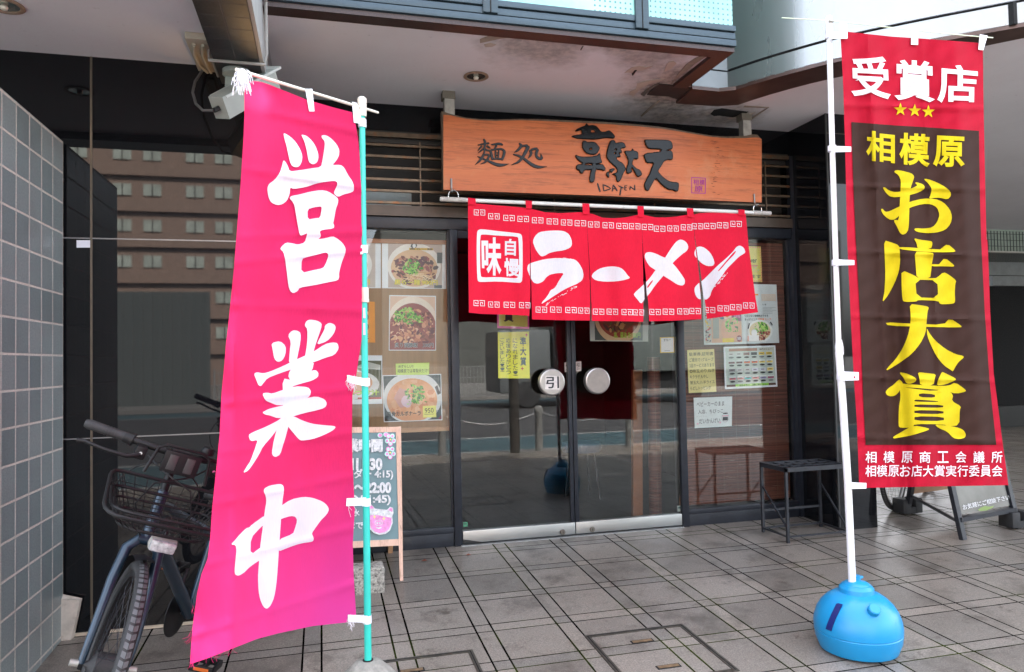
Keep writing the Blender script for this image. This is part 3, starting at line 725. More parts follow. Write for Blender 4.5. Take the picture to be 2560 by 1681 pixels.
# ------------------------------------------------------------------ grey tiled wall on the left
TW = tiles_mat('grey_wall_tile', (.215, .275, .278), (.325, .385, .382), (.72, .68, .61), .1415, .149, .0052, 'YZ', (1.026+.1415*60-1.6, .149*40-1.316+fz(-1.6)), .32)
t = thing('tiled_wall', 'free standing wall of grey square tiles with pale grout, at left of bicycle', 'wall', (-1.3, -1.6, fz(-1.6)))
q = MB(); q.box((-1.42, -1.95, -.3), (-1.216, -1.026, 2.367), TW); q.box((-1.42, -1.026, -.3), (-1.2175, -1.021, 2.367), M('pale_grout', (.55, .52, .48), .8)); q.build('tile_face', t)

# ------------------------------------------------------------------ hanging wooden sign
CS = lambda t: T(1090, 250, 2.6953, t)
SY = -.43
sign = thing('wooden_signboard', 'large orange varnished wooden signboard with carved black characters over the door', 'sign', (at(1500, 490, SY).x, SY, at(1500, 490, SY).z))
WOOD = wood_mat('varnished_orange_wood', (.42, .095, .022), (.60, .17, .052), .5, .0, 0, .55, worn=(.50, .20, .085))
BARK = M('weathered_bark_edge', (.115, .085, .06), .8, var=.3, vs=25, bmp=.5)
top_full = CS('37,75 100,95 200,120 300,130 400,133 560,128 700,130 900,138 1150,150 1350,165 1500,180 1600,195 1700,215 1850,240 1950,248 2080,243 2130,232 2165,235 2190,262')
top_face = CS('48,105 100,110 200,132 300,142 400,146 560,142 700,146 900,156 1150,168 1350,182 1500,197 1600,211 1700,229 1850,254 1950,262 2080,262 2130,258 2165,258 2188,268')
bot = CS('2188,694 1650,672 1100,648 560,628 48,608')
q = MB(); q.prism([at(x, y, SY) for x, y in top_full+bot], BARK, (0, .045, 0)); q.prism([at(x, y, SY) for x, y in top_face+bot], WOOD, (0, -.012, 0)); rnd = random.Random(21); CRK = M('wood_crack', (.045, .018, .008), .8)
for i in range(34):
    cy = rnd.uniform(262, 640); cx = 1878+22*math.sin(cy*.02)+rnd.uniform(-26, 26)+(cy-262)*.06; ln = rnd.uniform(5, 26)*(1.2 if cy < 420 else .8)
    v_, f_ = tri([brush(CS('%f,%f %f,%f %f,%f' % (cx-ln, cy+rnd.uniform(-3, 3), cx, cy+rnd.uniform(-4, 4), cx+ln, cy+rnd.uniform(-3, 3))), [.1, rnd.uniform(.5, 1.5), .1])]); q.add([at(x, y, SY-.0124-.00006*i) for x, y in v_], f_, CRK)
q.build('board', sign)
LAC = M('black_lacquer', (.004, .005, .006), .24, var=.3, vs=30, spec=.22)
S1 = lambda t: T(1100, 320, 8.5, t); S2 = lambda t: T(1400, 290, 7.4375, t)
LY = SY-.0125
def carve(q, loops, h=.010, bev=.0045):
    """a raised, round-edged letter from an outline"""
    c = bpy.data.curves.new('g', 'CURVE'); c.dimensions = '2D'; c.fill_mode = 'BOTH'; c.extrude = h/2-bev*.9; c.bevel_depth = bev; c.bevel_resolution = 2; c.offset = -bev*.75
    for l in loops:
        l = chaikin(l, 1); p = [at(x, y, LY) for x, y in l]; sp = c.splines.new('POLY'); sp.points.add(len(p)-1); sp.use_cyclic_u = True
        for a, b_ in zip(sp.points, p): a.co = (b_.x, b_.z, 0, 1)
    o = bpy.data.objects.new('g', c); COL.objects.link(o); me = bpy.data.meshes.new_from_object(o.evaluated_get(bpy.context.evaluated_depsgraph_get()))
    q.n = getattr(q, 'n', 0)+1
    q.add([(v.co.x, LY+.0005-v.co.z-h/2+.002-.0002*(q.n % 7), v.co.y) for v in me.vertices], [list(p.vertices) for p in me.polygons], LAC)
    bpy.data.objects.remove(o); bpy.data.curves.remove(c); bpy.data.meshes.remove(me)
q = MB()
def st(txt, ws, fn=S1, h=.008, bev=.003): carve(q, [brush(fn(txt), [w/(8.5 if fn is S1 else 7.4375) for w in ws])], h, bev)
st('925,240 960,300 945,420 940,560', (35, 48, 38, 30)); st('800,372 920,345 1045,328', (22, 36, 40)); st('800,492 850,430 890,385', (12, 30, 38)); st('805,540 880,480 935,440', (8, 32, 36))
st('985,382 1020,405 1070,438', (28, 38, 14)); st('955,455 1000,485 1060,490', (32, 40, 34)); st('935,550 890,640 830,715 742,792', (44, 52, 42, 6)); st('792,612 880,650 1000,695 1120,755 1250,800 1360,790 1460,770', (18, 34, 40, 58, 72, 48, 4))
st('905,585 1000,570 1050,590 1010,670 950,740 855,775', (28, 38, 52, 46, 40, 6)); st('1085,360 1180,350 1270,340 1335,370', (24, 44, 56, 28)); st('1205,375 1175,420 1150,465', (40, 36, 30))
st('1065,480 1095,580 1115,688', (48, 50, 50)); st('1070,478 1180,462 1300,448 1372,500 1350,590 1310,695', (34, 36, 42, 56, 56, 46)); st('1110,672 1200,655 1310,672', (38, 36, 38)); st('1176,480 1178,650', (30, 30)); st('1248,475 1232,655', (30, 30)); st('1180,535 1240,530', (16, 16)); st('1180,592 1236,590', (16, 16))
st('1680,328 1730,375 1690,440 1640,490 1575,528', (28, 66, 58, 46, 6)); st('1710,398 1790,385 1860,385', (44, 44, 70)); st('1880,385 1835,480 1790,570 1740,650 1660,735 1510,795', (78, 72, 64, 56, 50, 5)); st('1555,568 1640,585 1760,640 1870,730 1970,800 2100,845 2270,828', (24, 42, 46, 58, 72, 62, 3))
st('1900,478 1940,530 1920,590 1865,658', (34, 62, 48, 8)); st('1920,478 2000,450 2070,452', (44, 46, 62)); st('2075,455 2040,550 2050,620 2100,660 2170,665', (64, 56, 54, 56, 44)); st('2135,550 2150,600 2165,665', (6, 36, 52))
q.build('lettering', sign); q = MB()
for l in ('200,390 270,365 400,350 395,300 410,265 290,295 280,285 310,250 400,210 465,190 483,140 520,190 600,180 650,190 690,220 760,310 840,300 910,275 960,320 1010,375 1008,420 970,425 900,415 800,420 700,440 600,445 500,440 330,430 260,410;570,268 628,265 655,312 565,322',
          '430,465 470,470 500,500 600,490 650,500 690,545 735,600 700,680 655,725 560,725 480,700 430,640 405,570 410,500;535,615 590,605 580,635 540,640',
          '285,730 340,755 400,770 560,768 690,745 735,690 748,800 775,865 765,885 640,905 540,890 440,900 400,880 330,830 290,775',
          '300,930 340,905 400,910 480,920 600,925 700,905 790,910 815,950 840,985 820,1030 740,1005 640,1000 560,1010 440,1015 420,1070 395,1080 370,1065 355,1020 310,1005 295,970',
          '410,860 475,870 445,940 395,930', '590,880 665,880 668,1000 645,1080 635,1200 610,1240 570,1248 545,1225 540,1180 555,1080 580,990',
          '950,460 990,458 1015,480 1025,515 1090,500 1150,495 1190,520 1215,580 1200,600 1150,605 1120,620 1140,670 1130,700 1080,690 1120,750 1110,770 1060,770 1035,800 1080,845 1150,880 1190,930 1212,990 1190,1040 1155,1100 1130,1180 1085,1235 1050,1225 1030,1110 950,1090 1050,1060 1060,1010 1030,960 1010,945 940,880 890,830 860,770 862,680 890,570 920,490;1010,620 1048,622 1042,645 1010,645;996,688 1036,690 1030,713 995,712',
          '860,1060 890,1040 915,1050 900,1080 910,1130 895,1155 865,1120 855,1090', '915,1000 950,990 990,985 1010,1000 980,1030 960,1060 925,1050',
          '1190,660 1240,655 1320,660 1340,610 1365,655 1420,670 1445,700 1448,800 1420,815 1370,800 1340,850 1330,900 1370,950 1420,990 1470,1005 1500,1050 1520,1100 1440,1145 1410,1110 1370,1030 1325,960 1310,1010 1340,1035 1290,1070 1250,1080 1225,1050 1230,970 1255,900 1265,830 1235,770 1215,720',
          '1560,450 1620,450 1800,450 1980,455 2050,475 2080,530 2085,620 2000,635 1970,655 2060,650 2085,700 2090,760 2080,825 1990,820 1920,850 1880,930 1830,1000 1810,1040 1880,1120 1960,1190 2040,1230 2190,1245 2200,1290 2190,1400 2140,1410 2080,1380 2010,1380 1920,1320 1830,1230 1770,1160 1720,1240 1670,1330 1640,1395 1590,1395 1565,1330 1560,1270 1600,1180 1660,1080 1700,960 1740,880 1600,885 1570,800 1550,740 1580,705 1700,690 1860,675 1880,625 1650,620 1610,590 1580,520'):
    carve(q, [S2(x) for x in l.split(';')], .014, .006)
q.build('lettering', sign); q = MB()
for t_, w_ in (('695,1255 720,1330 748,1415', (28, 30, 30)), ('800,1275 805,1340 815,1400', (24, 22, 22)), ('790,1278 900,1320 945,1352 880,1380 812,1398', (20, 22, 24, 20, 18)), ('970,1408 980,1340 995,1285', (24, 20, 20)), ('990,1285 1030,1340 1062,1400', (18, 22, 26)), ('975,1355 1045,1355', (14, 14)), ('1085,1298 1130,1325 1182,1345', (18, 24, 24)), ('1140,1325 1125,1400 1112,1482', (22, 26, 28)), ('1205,1300 1205,1385', (18, 18)), ('1198,1300 1248,1302', (14, 14)), ('1205,1342 1242,1336', (14, 14)), ('1205,1384 1245,1382', (14, 14)), ('1298,1382 1305,1310', (18, 18)), ('1300,1312 1395,1382', (18, 22)), ('1392,1385 1388,1282', (24, 20))):
    st(t_, w_, S2, .004, .0012)
q.build('lettering', sign)
PUR = P(150, 30, 120); q = MB()
def seal_line(t_, w): v_, f_ = tri([brush(CS(t_), w)]); q.n = getattr(q, 'n', 0)+1; q.add([at(x, y, LY-.0008-.0001*q.n) for x, y in v_], f_, PUR)
for t_ in ('1723,521 1723,629', '1721,523 1818,528', '1816,526 1814,628', '1721,627 1817,630'): seal_line(t_, 2.0)
for ch, t_ in (('相', '1733,534 1770,537 1770,574 1733,570'), ('模', '1775,535 1812,538 1810,576 1775,574'), ('原', '1742,578 1800,580 1798,622 1742,620')):
    v_, f_ = textmesh(ch, .012); v_ = in_quad(v_, CS(t_)); q.add([at(x, y, LY-.002-.0003*z_) for x, y, z_ in v_], f_, PUR)
q.build('red_seal', sign)
GAL = M('galvanised_bracket', (.40, .39, .36), .5, .5, var=.2, vs=20)
for xa, xb, yt in ((1112, 1137, 217), (1857, 1877, 281)):
    z1 = ZS; pa = at(xa, 300, SY+.05); pb = at(xb, 300, SY+.05); q = MB(); q.box((pa.x, SY+.047, 2.45), (pb.x, SY+.105, z1-.002), GAL); q.box((pa.x-.012, SY+.04, z1-.05), (pb.x+.004, SY+.115, z1-.001), M('bracket_cap', (.16, .14, .11), .6)); q.build('hanging_bracket', sign)
# rod with the red shop curtain
CN = lambda t: T(1100, 480, 2.9024, t)
RY = -.47
rod = thing('curtain_rod', 'white painted rod with worn taped ends hanging by steel rings under the sign', 'rod', at(1500, 515, RY))
ra, rb = at(1100, 498, RY), at(1926, 534, RY); q = MB(); q.tube([ra, rb], .0128, M('white_rod', (.70, .72, .70), .4, var=.1, dark=(.35, .3, .25), dth=(.62, .72), ds=9), 16); q.build('pole', rod)
for (xa, xb) in ((1101, 1158), (1878, 1926)):
    k = (xb-1100)/826; k0 = (xa-1100)/826; q = MB(); q.tube([ra.lerp(rb, k0), ra.lerp(rb, k)], .0155, M('worn_tape', (.48, .45, .42), .6, var=.3, vs=30), 16); q.build('taped_end', rod)
for xa in (1130, 1890):
    k = (xa-1100)/826; c = ra.lerp(rb, k); q = MB(); q.tube([(c.x+.033*math.cos(w), c.y, c.z+.026+.036*math.sin(w)) for w in [i*math.pi/8 for i in range(16)]], .0028, CHROME, 6, closed=True)
    q.tube([(c.x-.008, c.y-.004, c.z+.05), (c.x-.008, SY-.02, c.z+.075), (c.x-.008, SY-.016, c.z+.14)], .006, M('grey_hook', (.26, .28, .28), .4, .6), 8); q.build('ring', rod)
NRED = cloth_mat('red_curtain_cotton', (.80, .013, .048), .16, .06)
NWHT = cloth_mat('white_curtain_print', (.78, .77, .82), .12, .03)
nor = thing('shop_curtain', 'short red door curtain in five flaps with white brush lettering and key pattern', 'curtain', at(1500, 700, RY))
def NS(px, py, lift):
    z = at(px, py, RY).z; k = max(0.0, 2.28-z)
    w = .028*math.sin(px*.050+.5+py*.002)*min(1, k*2.2)+.014*math.sin(px*.011+py*.006)*min(1, k*2)+.028*math.sin(px*.0287+2)*k+.004*math.sin(px*.13-py*.02)*k
    return at(px, py, RY+w-.03*k-lift)
SEAL = [CN('268,300 275,278 300,270 420,285 560,300 585,305 598,325 600,500 598,640 585,660 560,660 420,650 300,655 275,650 270,620 265,450'), CN('292,320 305,308 420,318 560,325 570,340 575,500 572,600 565,622 540,628 420,618 310,622 293,610 290,450')]
NG = [[CN(t)] for t in ('672,360 690,320 720,292 780,283 850,280 900,285 935,305 955,345 958,385 945,405 900,425 840,432 790,445 760,465 735,470 715,450 690,410',
      '632,560 640,525 680,510 760,488 850,480 930,485 980,490 1010,520 1035,565 1042,610 1030,645 990,670 940,690 900,710 860,735 820,760 790,780 760,800 735,815 745,795 765,775 790,740 800,715 830,700 845,680 860,650 880,620 900,590 850,590 800,600 770,620 750,650 710,668 680,660 660,630 645,595',
      '1098,618 1110,590 1150,560 1200,545 1260,540 1310,550 1340,575 1360,605 1382,625 1340,640 1280,650 1200,653 1130,643',
      '1740,345 1770,352 1795,375 1803,405 1790,430 1760,450 1720,485 1690,515 1660,560 1620,610 1560,680 1520,740 1490,770 1465,810 1450,805 1440,790 1415,760 1405,745 1420,725 1460,690 1520,630 1570,560 1620,500 1670,420 1710,365',
      '1483,465 1495,440 1530,437 1570,450 1610,470 1640,480 1690,520 1720,555 1760,610 1778,640 1775,670 1755,682 1720,672 1680,645 1630,615 1560,565 1520,540 1495,500',
      '1845,440 1858,405 1885,395 1920,405 1960,440 1985,485 1993,520 1980,538 1940,540 1900,520 1870,490 1848,465',
      '2150,400 2175,388 2205,405 2218,440 2195,455 2170,470 2130,510 2080,560 2040,620 2000,670 1970,720 1960,760 1930,785 1905,772 1880,782 1855,755 1845,715 1850,690 1880,660 1910,640 1960,590 2020,530 2080,480 2130,430')]
# dry-brush flecks at the tail of the strokes
rnd = random.Random(11)
for (ax, ay, bx, by, k) in ((1000, 672, 760, 812, 30), (1560, 612, 1480, 770, 18), (2080, 580, 1985, 690, 20), (820, 474, 950, 478, 9)):
    for _ in range(k):
        t_ = rnd.random(); x = ax+(bx-ax)*t_+rnd.uniform(-4, 14); y = ay+(by-ay)*t_+rnd.uniform(0, 13); a_ = math.atan2(by-ay, bx-ax); l_ = rnd.uniform(4, 15)
        NG.append([[(1100+(x+dx*math.cos(a_)-dy*math.sin(a_))/2.9024, 480+(y+dx*math.sin(a_)+dy*math.cos(a_))/2.9024) for dx, dy in ((-l_, 0), (0, -2.2), (l_, 0), (0, 2.2))]])
RTEAR = [[CN('2150,425 2120,450 2070,510 2010,580 2030,570 2090,500 2140,450')], [CN('1500,690 1540,640 1548,645 1508,700')]]
KEY = ('38,42 3,42 3,4 34,4 34,28 17,28 17,16', '45,4 82,4 82,42 52,42 52,18 68,18 68,30')
TOPK = list(zip((286, 391, 500, 603, 708, 815, 918, 1018, 1115, 1220, 1320, 1412, 1505, 1593, 1690, 1788, 1868, 1958, 2050, 2148), (150, 178, 190, 197, 207, 215, 223, 228, 237, 243, 248, 250, 255, 268, 266, 258, 250, 248, 243, 233)))
BOTK = list(zip((284, 390, 503, 614, 735, 840, 950, 1043, 1150, 1250, 1358, 1440, 1560, 1657, 1762, 1850, 1955, 2055, 2145, 2240), (808, 818, 820, 823, 855, 855, 858, 862, 870, 870, 873, 875, 872, 870, 868, 865, 858, 846, 838, 825)))
PAN = ['203,62 262,85 400,97 560,110 648,120 652,300 655,560 656,740 648,900 500,892 300,886 210,877 205,500',
       '648,120 760,148 880,155 1000,148 1065,150 1069,300 1084,560 1090,740 1088,934 880,932 668,926 665,800 661,560 653,300',
       '1065,150 1110,162 1180,188 1260,192 1350,185 1430,168 1466,165 1468,330 1474,600 1476,760 1475,943 1300,939 1102,937 1098,800 1088,560 1070,300',
       '1466,165 1500,172 1560,185 1640,186 1720,179 1790,166 1845,165 1847,330 1868,490 1885,650 1894,800 1898,924 1700,935 1518,940 1510,800 1492,600 1475,450 1469,330',
       '1845,165 1880,155 1990,150 2100,145 2165,140 2215,135 2222,200 2240,400 2262,560 2285,740 2308,874 2200,889 2080,902 1937,923 1928,830 1905,690 1882,520 1850,330']
EDGE = [None, ((650, 300), (660, 900)), ((1069, 300), (1096, 930)), ((1468, 340), (1497, 930)), ((1847, 330), (1915, 900)), None]
def half(e, keep_right):
    (ax, ay), (bx, by) = CN('%f,%f %f,%f' % (e[0]+e[1])); dx, dy = bx-ax, by-ay; n_ = (-dy, dx)       # points left of a downward line
    if n_[0] > 0: n_ = (-n_[0], -n_[1])
    return ((ax, ay), n_) if keep_right else ((ax, ay), (-n_[0], -n_[1]))
SLW = [None, (4, 6), (4, 8), (6, 18), (8, 18), None]
for i in range(5):
    cl = Cloth(NS, 9); cl.base(CN(PAN[i]), NRED); clip = []
    if i > 0: e = EDGE[i]; w_ = SLW[i]; clip.append(half(((e[0][0]+2, e[0][1]), (e[1][0]+w_[1], e[1][1])), True))
    if i < 4: e = EDGE[i+1]; w_ = SLW[i+1]; clip.append(half(((e[0][0]-2, e[0][1]), (e[1][0]-w_[0], e[1][1])), False))
    for g_ in NG: cl.shape(g_, NWHT, clip=clip)
    for g_ in RTEAR: cl.shape(g_, NRED, clip=clip, lift=.0045)
    for (kx, ky) in TOPK+BOTK:
        if not (EDGE[i] is None or kx > EDGE[i][0][0]-60) or not (EDGE[i+1] is None or kx < EDGE[i+1][1][0]+60): continue
        for t_ in KEY:
            pts = [(1100+(kx+x*.98-41)/2.9024, 480+(ky+(y-23)+(x-42)*.03)/2.9024) for x, y in [tuple(map(float, z.split(','))) for z in t_.split()]]
            cl.shape([brush(pts, 2.0)], NWHT, 0, clip=clip)
    if i == 0:
        cl.shape(SEAL, NWHT, 1)
        for ch, t_ in (('味', '300,330 448,330 445,612 305,600'), ('自', '472,340 552,342 550,465 470,462'), ('慢', '462,478 582,485 580,618 468,612')): cl.glyph(ch, CN(t_), NWHT, .028)
    cl.mb.build('curtain_flap', nor, 60)
for t_ in ('203,42 258,50 262,95 203,90', '620,62 668,66 666,122 626,118', '1033,84 1083,86 1086,165 1036,160', '1432,102 1478,104 1480,182 1436,180', '1790,118 1838,120 1842,184 1796,180', '2163,128 2210,130 2213,172 2166,170'):
    c = CN(t_); q = MB(); q.poly([at(x, y, RY-.0165) for x, y in c], NRED); a_ = [at(x, y, RY-.0165) for x, y in c[:2]]
    q.poly([a_[0], a_[1], a_[1]+Vector((0, .033, .006)), a_[0]+Vector((0, .033, .006))], NRED); q.poly([at(x, y, RY+.0165) for x, y in c], NRED); q.build('loop', nor)

# ------------------------------------------------------------------ pink banner on the left
PINK = cloth_mat('pink_banner_polyester', (.76, .022, .125), .35, .05, hem=((.74, .055, .33), .85, .12))
PWHT = cloth_mat('white_banner_print', (.82, .80, .86), .3, .03)
_d = ray(920, 1650); PB = CAMP + _d*((SL*CAMP.y-CAMP.z+.135)/(_d.z-SL*_d.y)); PZ = fz(PB.y)
pdir = Vector((-.70, -.72, 0)); pn = Vector((pdir.y, -pdir.x, 0)).normalized()
if pn.y > 0: pn = -pn
pa = at(905, 262, PB.y); FLP, FLN = pa.copy(), pn.copy()
flag = thing('banner_flag', 'tall pink banner with three white brush characters on a turquoise pole', 'banner', PB)
TURQ = M('turquoise_pole_plastic', (.035, .52, .43), .35, var=.08, vs=5, dark=(.03, .2, .26), dth=(.64, .75), ds=6)
q = MB(); q.tube([PB+Vector((0, 0, -.01)), pa.lerp(PB, .55), pa], [.0145, .0135, .012], TURQ, 16); q.build('pole', flag)
CREAM = M('cream_plastic_cap', (.68, .62, .54), .45)
q = MB(); ptop = at(905, 247, PB.y); q.tube([at(906, 292, PB.y), at(905, 262, PB.y), ptop, ptop+Vector((0, 0, .006))], [.017, .019, .019, .012], CREAM, 16); q.build('pole_cap', flag)
q = MB(); q.tube([at(912, 752, PB.y), at(911.5, 720, PB.y)], .0165, CREAM, 16); q.tube([at(912, 756, PB.y), at(912, 748, PB.y)], .018, CREAM, 16); q.build('pole_joint', flag)
q = MB()
for y0, y1 in ((796, 770), (838, 808)): q.poly([at(908, y0, PB.y-.016), at(914, y0, PB.y-.016), at(913, y1, PB.y-.016), at(908, y1, PB.y-.016)], P(205, 190, 215))
q.build('pole_label', flag)
q = MB(); q.tube([on_plane(590, 174, pa+Vector((0, 0, -.01)), pn), on_plane(905, 270, pa, pn), on_plane(945, 282, pa, pn)], [.0062, .0062, .005], CREAM, 10); b0 = on_plane(590, 174, pa, pn); q.tube([b0+Vector((.02, .02, -.004)), b0+Vector((.04, .035, -.008))], .009, RUBBER, 10); q.build('crossbar', flag)
C4 = lambda t: T(480, 200, 2.2327, t); C5 = lambda t: T(440, 850, 1.8806, t)
def FS(px, py, lift):
    u = (px-905)/320; v = (py-240)/1320; k = min(1, max(0, -u))
    w = .030*k*math.sin(px*.028-py*.0045)+.020*k*math.sin(py*.008+px*.006)+.10*max(0, v-.45)*k+.014*k*math.sin(py*.023-px*.011)+.010*k*math.sin(px*.062+py*.010)+.004*math.sin(px*.10-py*.02)*k
    for fy, sl in ((300, .22), (446, .16), (585, -.04), (640, -.1), (770, .05), (985, -.12), (1100, -.15), (1215, -.2), (1350, -.25), (1500, -.32)): w += .008*math.exp(-((py-fy-(px-760)*sl)/9)**2)+.06*k*k*v
    return on_plane(px, py, pa+pn*(w+lift), pn)
cl = Cloth(FS, 8, .003)
out = [(634, 203), (655, 206), (676, 213), (768, 250), (830, 268), (880, 281), (889, 310), (895, 345), (899, 388), (903, 469), (905, 513), (906, 700), (904, 850), (892, 930), (881, 990), (880, 1080), (881, 1148), (887, 1275), (882, 1360), (884, 1435), (890, 1533), (891, 1548), (870, 1556), (780, 1566), (695, 1584), (642, 1598), (573, 1625), (520, 1646), (475, 1661), (478, 1610), (482, 1562), (493, 1483), (504, 1435), (519, 1398), (525, 1350), (530, 1275), (541, 1169), (549, 1089), (554, 983), (561, 910), (565, 860), (570, 820), (585, 670), (592, 581), (601, 469), (608, 357), (611, 290), (611, 235), (614, 207)]
cl.base(out, PINK)
EI = ['510,298 522,300 550,318 580,348 605,390 617,425 612,460 600,482 582,489 560,482 548,462 538,420 528,370 516,330', '610,305 640,312 670,340 690,370 705,410 706,440 697,463 675,473 655,462 648,440 640,390 628,345 615,318',
      '735,308 755,312 780,330 808,360 823,392 820,425 803,455 782,476 830,474 850,490 870,530 895,565 904,590 903,622 880,632 845,640 815,655 790,633 800,610 812,585 810,570 795,563 740,570 690,580 640,598 565,610 548,600 545,640 530,675 505,695 475,700 440,685 425,650 420,605 430,580 460,560 490,520 500,490 510,448 520,455 535,480 545,512 600,505 660,495 720,487 728,450 738,390 742,345 725,325 722,312',
      '543,660 555,648 600,640 660,624 720,615 760,622 800,648 817,665 815,690 803,720 793,780 788,800 795,815 790,830 730,837 712,846 720,868 716,880 704,890 740,885 785,873 810,885 840,910 858,940 855,970 835,1020 820,1080 822,1100 815,1120 750,1132 690,1145 600,1160 590,1180 565,1192 548,1180 538,1150 530,1080 520,1000 510,960 492,945 500,930 525,908 560,912 590,920 630,908 640,870 645,855 630,862 605,872 598,850 592,820 580,750 572,700 560,678;645,723 680,712 722,706 724,720 715,770 690,772 646,780;612,1000 640,990 700,975 745,962 760,970 760,990 745,1030 730,1052 680,1062 610,1078']
for l in EI: cl.shape([C4(x) for x in l.split(';')], PWHT)
GY_ = ['448,15 490,5 517,30 515,70 500,98 478,105 462,90 455,50', '526,-22 547,-45 572,-43 587,-31 585,10 575,60 565,110 530,115 535,50 540,10', '604,-68 614,-90 631,-95 665,-90 686,-77 682,-52 660,10 645,60 635,110 600,110 612,50 618,0 618,-50', '700,-68 720,-81 745,-73 752,-56 741,-26 711,7 661,24 677,-10 698,-48',
       '366,160 380,152 410,158 440,150 500,125 560,95 640,60 700,20 735,12 760,15 766,42 745,72 700,85 655,103 600,120 540,140 480,160 430,180 410,205 400,218 388,215 378,190', '555,115 650,100 640,145 600,190 540,197 525,165',
       '500,205 540,190 620,152 655,140 670,155 668,175 640,192 590,205 540,222 505,228', '405,252 430,248 452,254 500,236 560,218 620,222 635,240 630,265 600,285 540,300 480,310 440,294 420,285', '405,342 425,330 445,322 540,300 610,275 660,265 700,280 710,300 700,320 660,332 600,345 545,362 480,370 440,355 420,352',
       '500,180 545,190 560,300 540,360 520,440 505,490 490,540 468,552 455,545 450,530 460,470 480,400 495,360 505,300', '500,365 490,400 455,450 410,500 390,540 365,580 340,615 315,627 330,600 350,570 375,500 385,470 350,478 340,448 360,435 420,410 470,385', '530,355 560,362 590,378 640,395 700,402 745,405 751,412 735,428 690,450 640,468 590,475 575,465 545,430 525,405 520,380',
       '412,712 416,698 440,685 490,677 505,685 508,710 500,760 490,900 483,1000 478,1080 472,1150 462,1210 445,1250 427,1266 410,1255 395,1220 388,1180 385,1120 390,1050 395,980 405,900 418,800 425,760 422,735', '480,790 540,750 600,738 640,742 690,760 712,780 720,798 710,820 680,850 655,885 638,910 645,925 648,940 640,950 600,955 560,965 470,1000 480,940 550,912 558,890 570,850 562,832 540,828 500,840 480,850',
       '258,962 275,945 300,915 330,885 345,882 355,870 425,820 425,860 395,885 352,932 350,1012 405,970 400,1033 372,1050 345,1070 335,1080 320,1095 295,1110 278,1105 275,1085 280,1030 285,990 280,965']
for l in GY_: cl.shape([C5(l)], PWHT)
# frayed pink threads along the free edge and hem
rnd = random.Random(3)
for i in range(30):
    e = [(475+8*rnd.random(), 1661-150*rnd.random()), (475+110*rnd.random(), 0)][i % 2]
    if i % 2: e = (e[0], 1660-(e[0]-475)*.36)
    p0 = FS(e[0], e[1], .001); q0 = cl.mb; dx = rnd.uniform(-.02, .004) if i % 2 == 0 else rnd.uniform(-.012, .012)
    q0.tube([p0, p0+Vector((dx*.5, -.004, -.006)), p0+Vector((dx, .0, -rnd.uniform(.006, .015)))], .0003, PINK, 4)
cl.mb.build('cloth', flag, 60)
def strap_to(pts_px, parent, px_pole, pole_c, rad=.018, lift=.004, fray=0):
    q = MB(); c = [FS(x, y, lift) for x, y in pts_px]
    q.lathe([(rad, -.016), (rad, .016)], pole_c, STRAP, 16, caps=False); q.build('strap_loop', parent); q = MB(); q.poly(c, STRAP)
    rnd = random.Random(int(pole_c.z*100))
    for _ in range(fray):
        b_ = c[0].lerp(c[3], rnd.random())+Vector((rnd.uniform(0, .03), 0, 0)); q.tube([b_, b_+Vector((rnd.uniform(-.012, .006), -.006, -.012)), b_+Vector((rnd.uniform(-.014, .012), -.004, -rnd.uniform(.02, .05)))], .0007, STRAP, 4)
    q.build('strap', parent)
strap_to(C4('632,50 672,50 684,176 654,176')[:4], flag, 0, at(905.5, 308, PB.y), .0165)
strap_to(C4('893,122 920,128 920,200 965,205')[:2]+C4('966,252 903,238'), flag, 0, at(906, 310, PB.y), .0165)
strap_to(C4('943,925 975,922 975,968 940,975'), flag, 0, at(909, 624, PB.y), .0175)
strap_to(C5('803,165 905,185 905,222 806,200'), flag, 0, at(914, 955, PB.y), .018, fray=22)
strap_to(C5('802,745 912,740 915,778 800,782'), flag, 0, at(916, 1255, PB.y), .018, fray=3)
strap_to(C5('808,1292 915,1298 915,1332 808,1326'), flag, 0, at(918, 1548, PB.y), .018, fray=12)
q = MB(); rnd = random.Random(8); c0 = on_plane(606, 185, pa+pn*.012, pn)
for i in range(90):
    a_ = rnd.uniform(3.5, 5.9); l_ = rnd.uniform(.02, .055); b_ = c0+Vector((rnd.uniform(-.018, .018), rnd.uniform(-.012, .012), rnd.uniform(-.035, .012)))
    q.tube([b_, b_+Vector((math.cos(a_)*l_*.45, -.006, math.sin(a_)*l_*.3-.004)), b_+Vector((math.cos(a_)*l_*.6, -.004, math.sin(a_)*l_*.4-l_*.55))], .0012, STRAP, 4)
q.lathe([(.008, -.04), (.018, -.02), (.017, .0), (.008, .015)], c0, STRAP, 12); q.build('frayed_tie', flag)
fb = thing('concrete_banner_base', 'weathered domed concrete base holding the turquoise banner pole', 'banner base', (PB.x, PB.y, PZ))
q = MB(); q.lathe([(.0, .168), (.02, .168), (.03, .17), (.055, .160), (.10, .118), (.155, .05), (.18, .02), (.182, .0)], (PB.x, PB.y, PZ-.035), CONC, 40); q.build('block', fb)
q = MB(); q.tube([(PB.x, PB.y, PZ+.125), (PB.x, PB.y, PZ+.1365)], .021, DARK, 20); q.build('socket', fb)

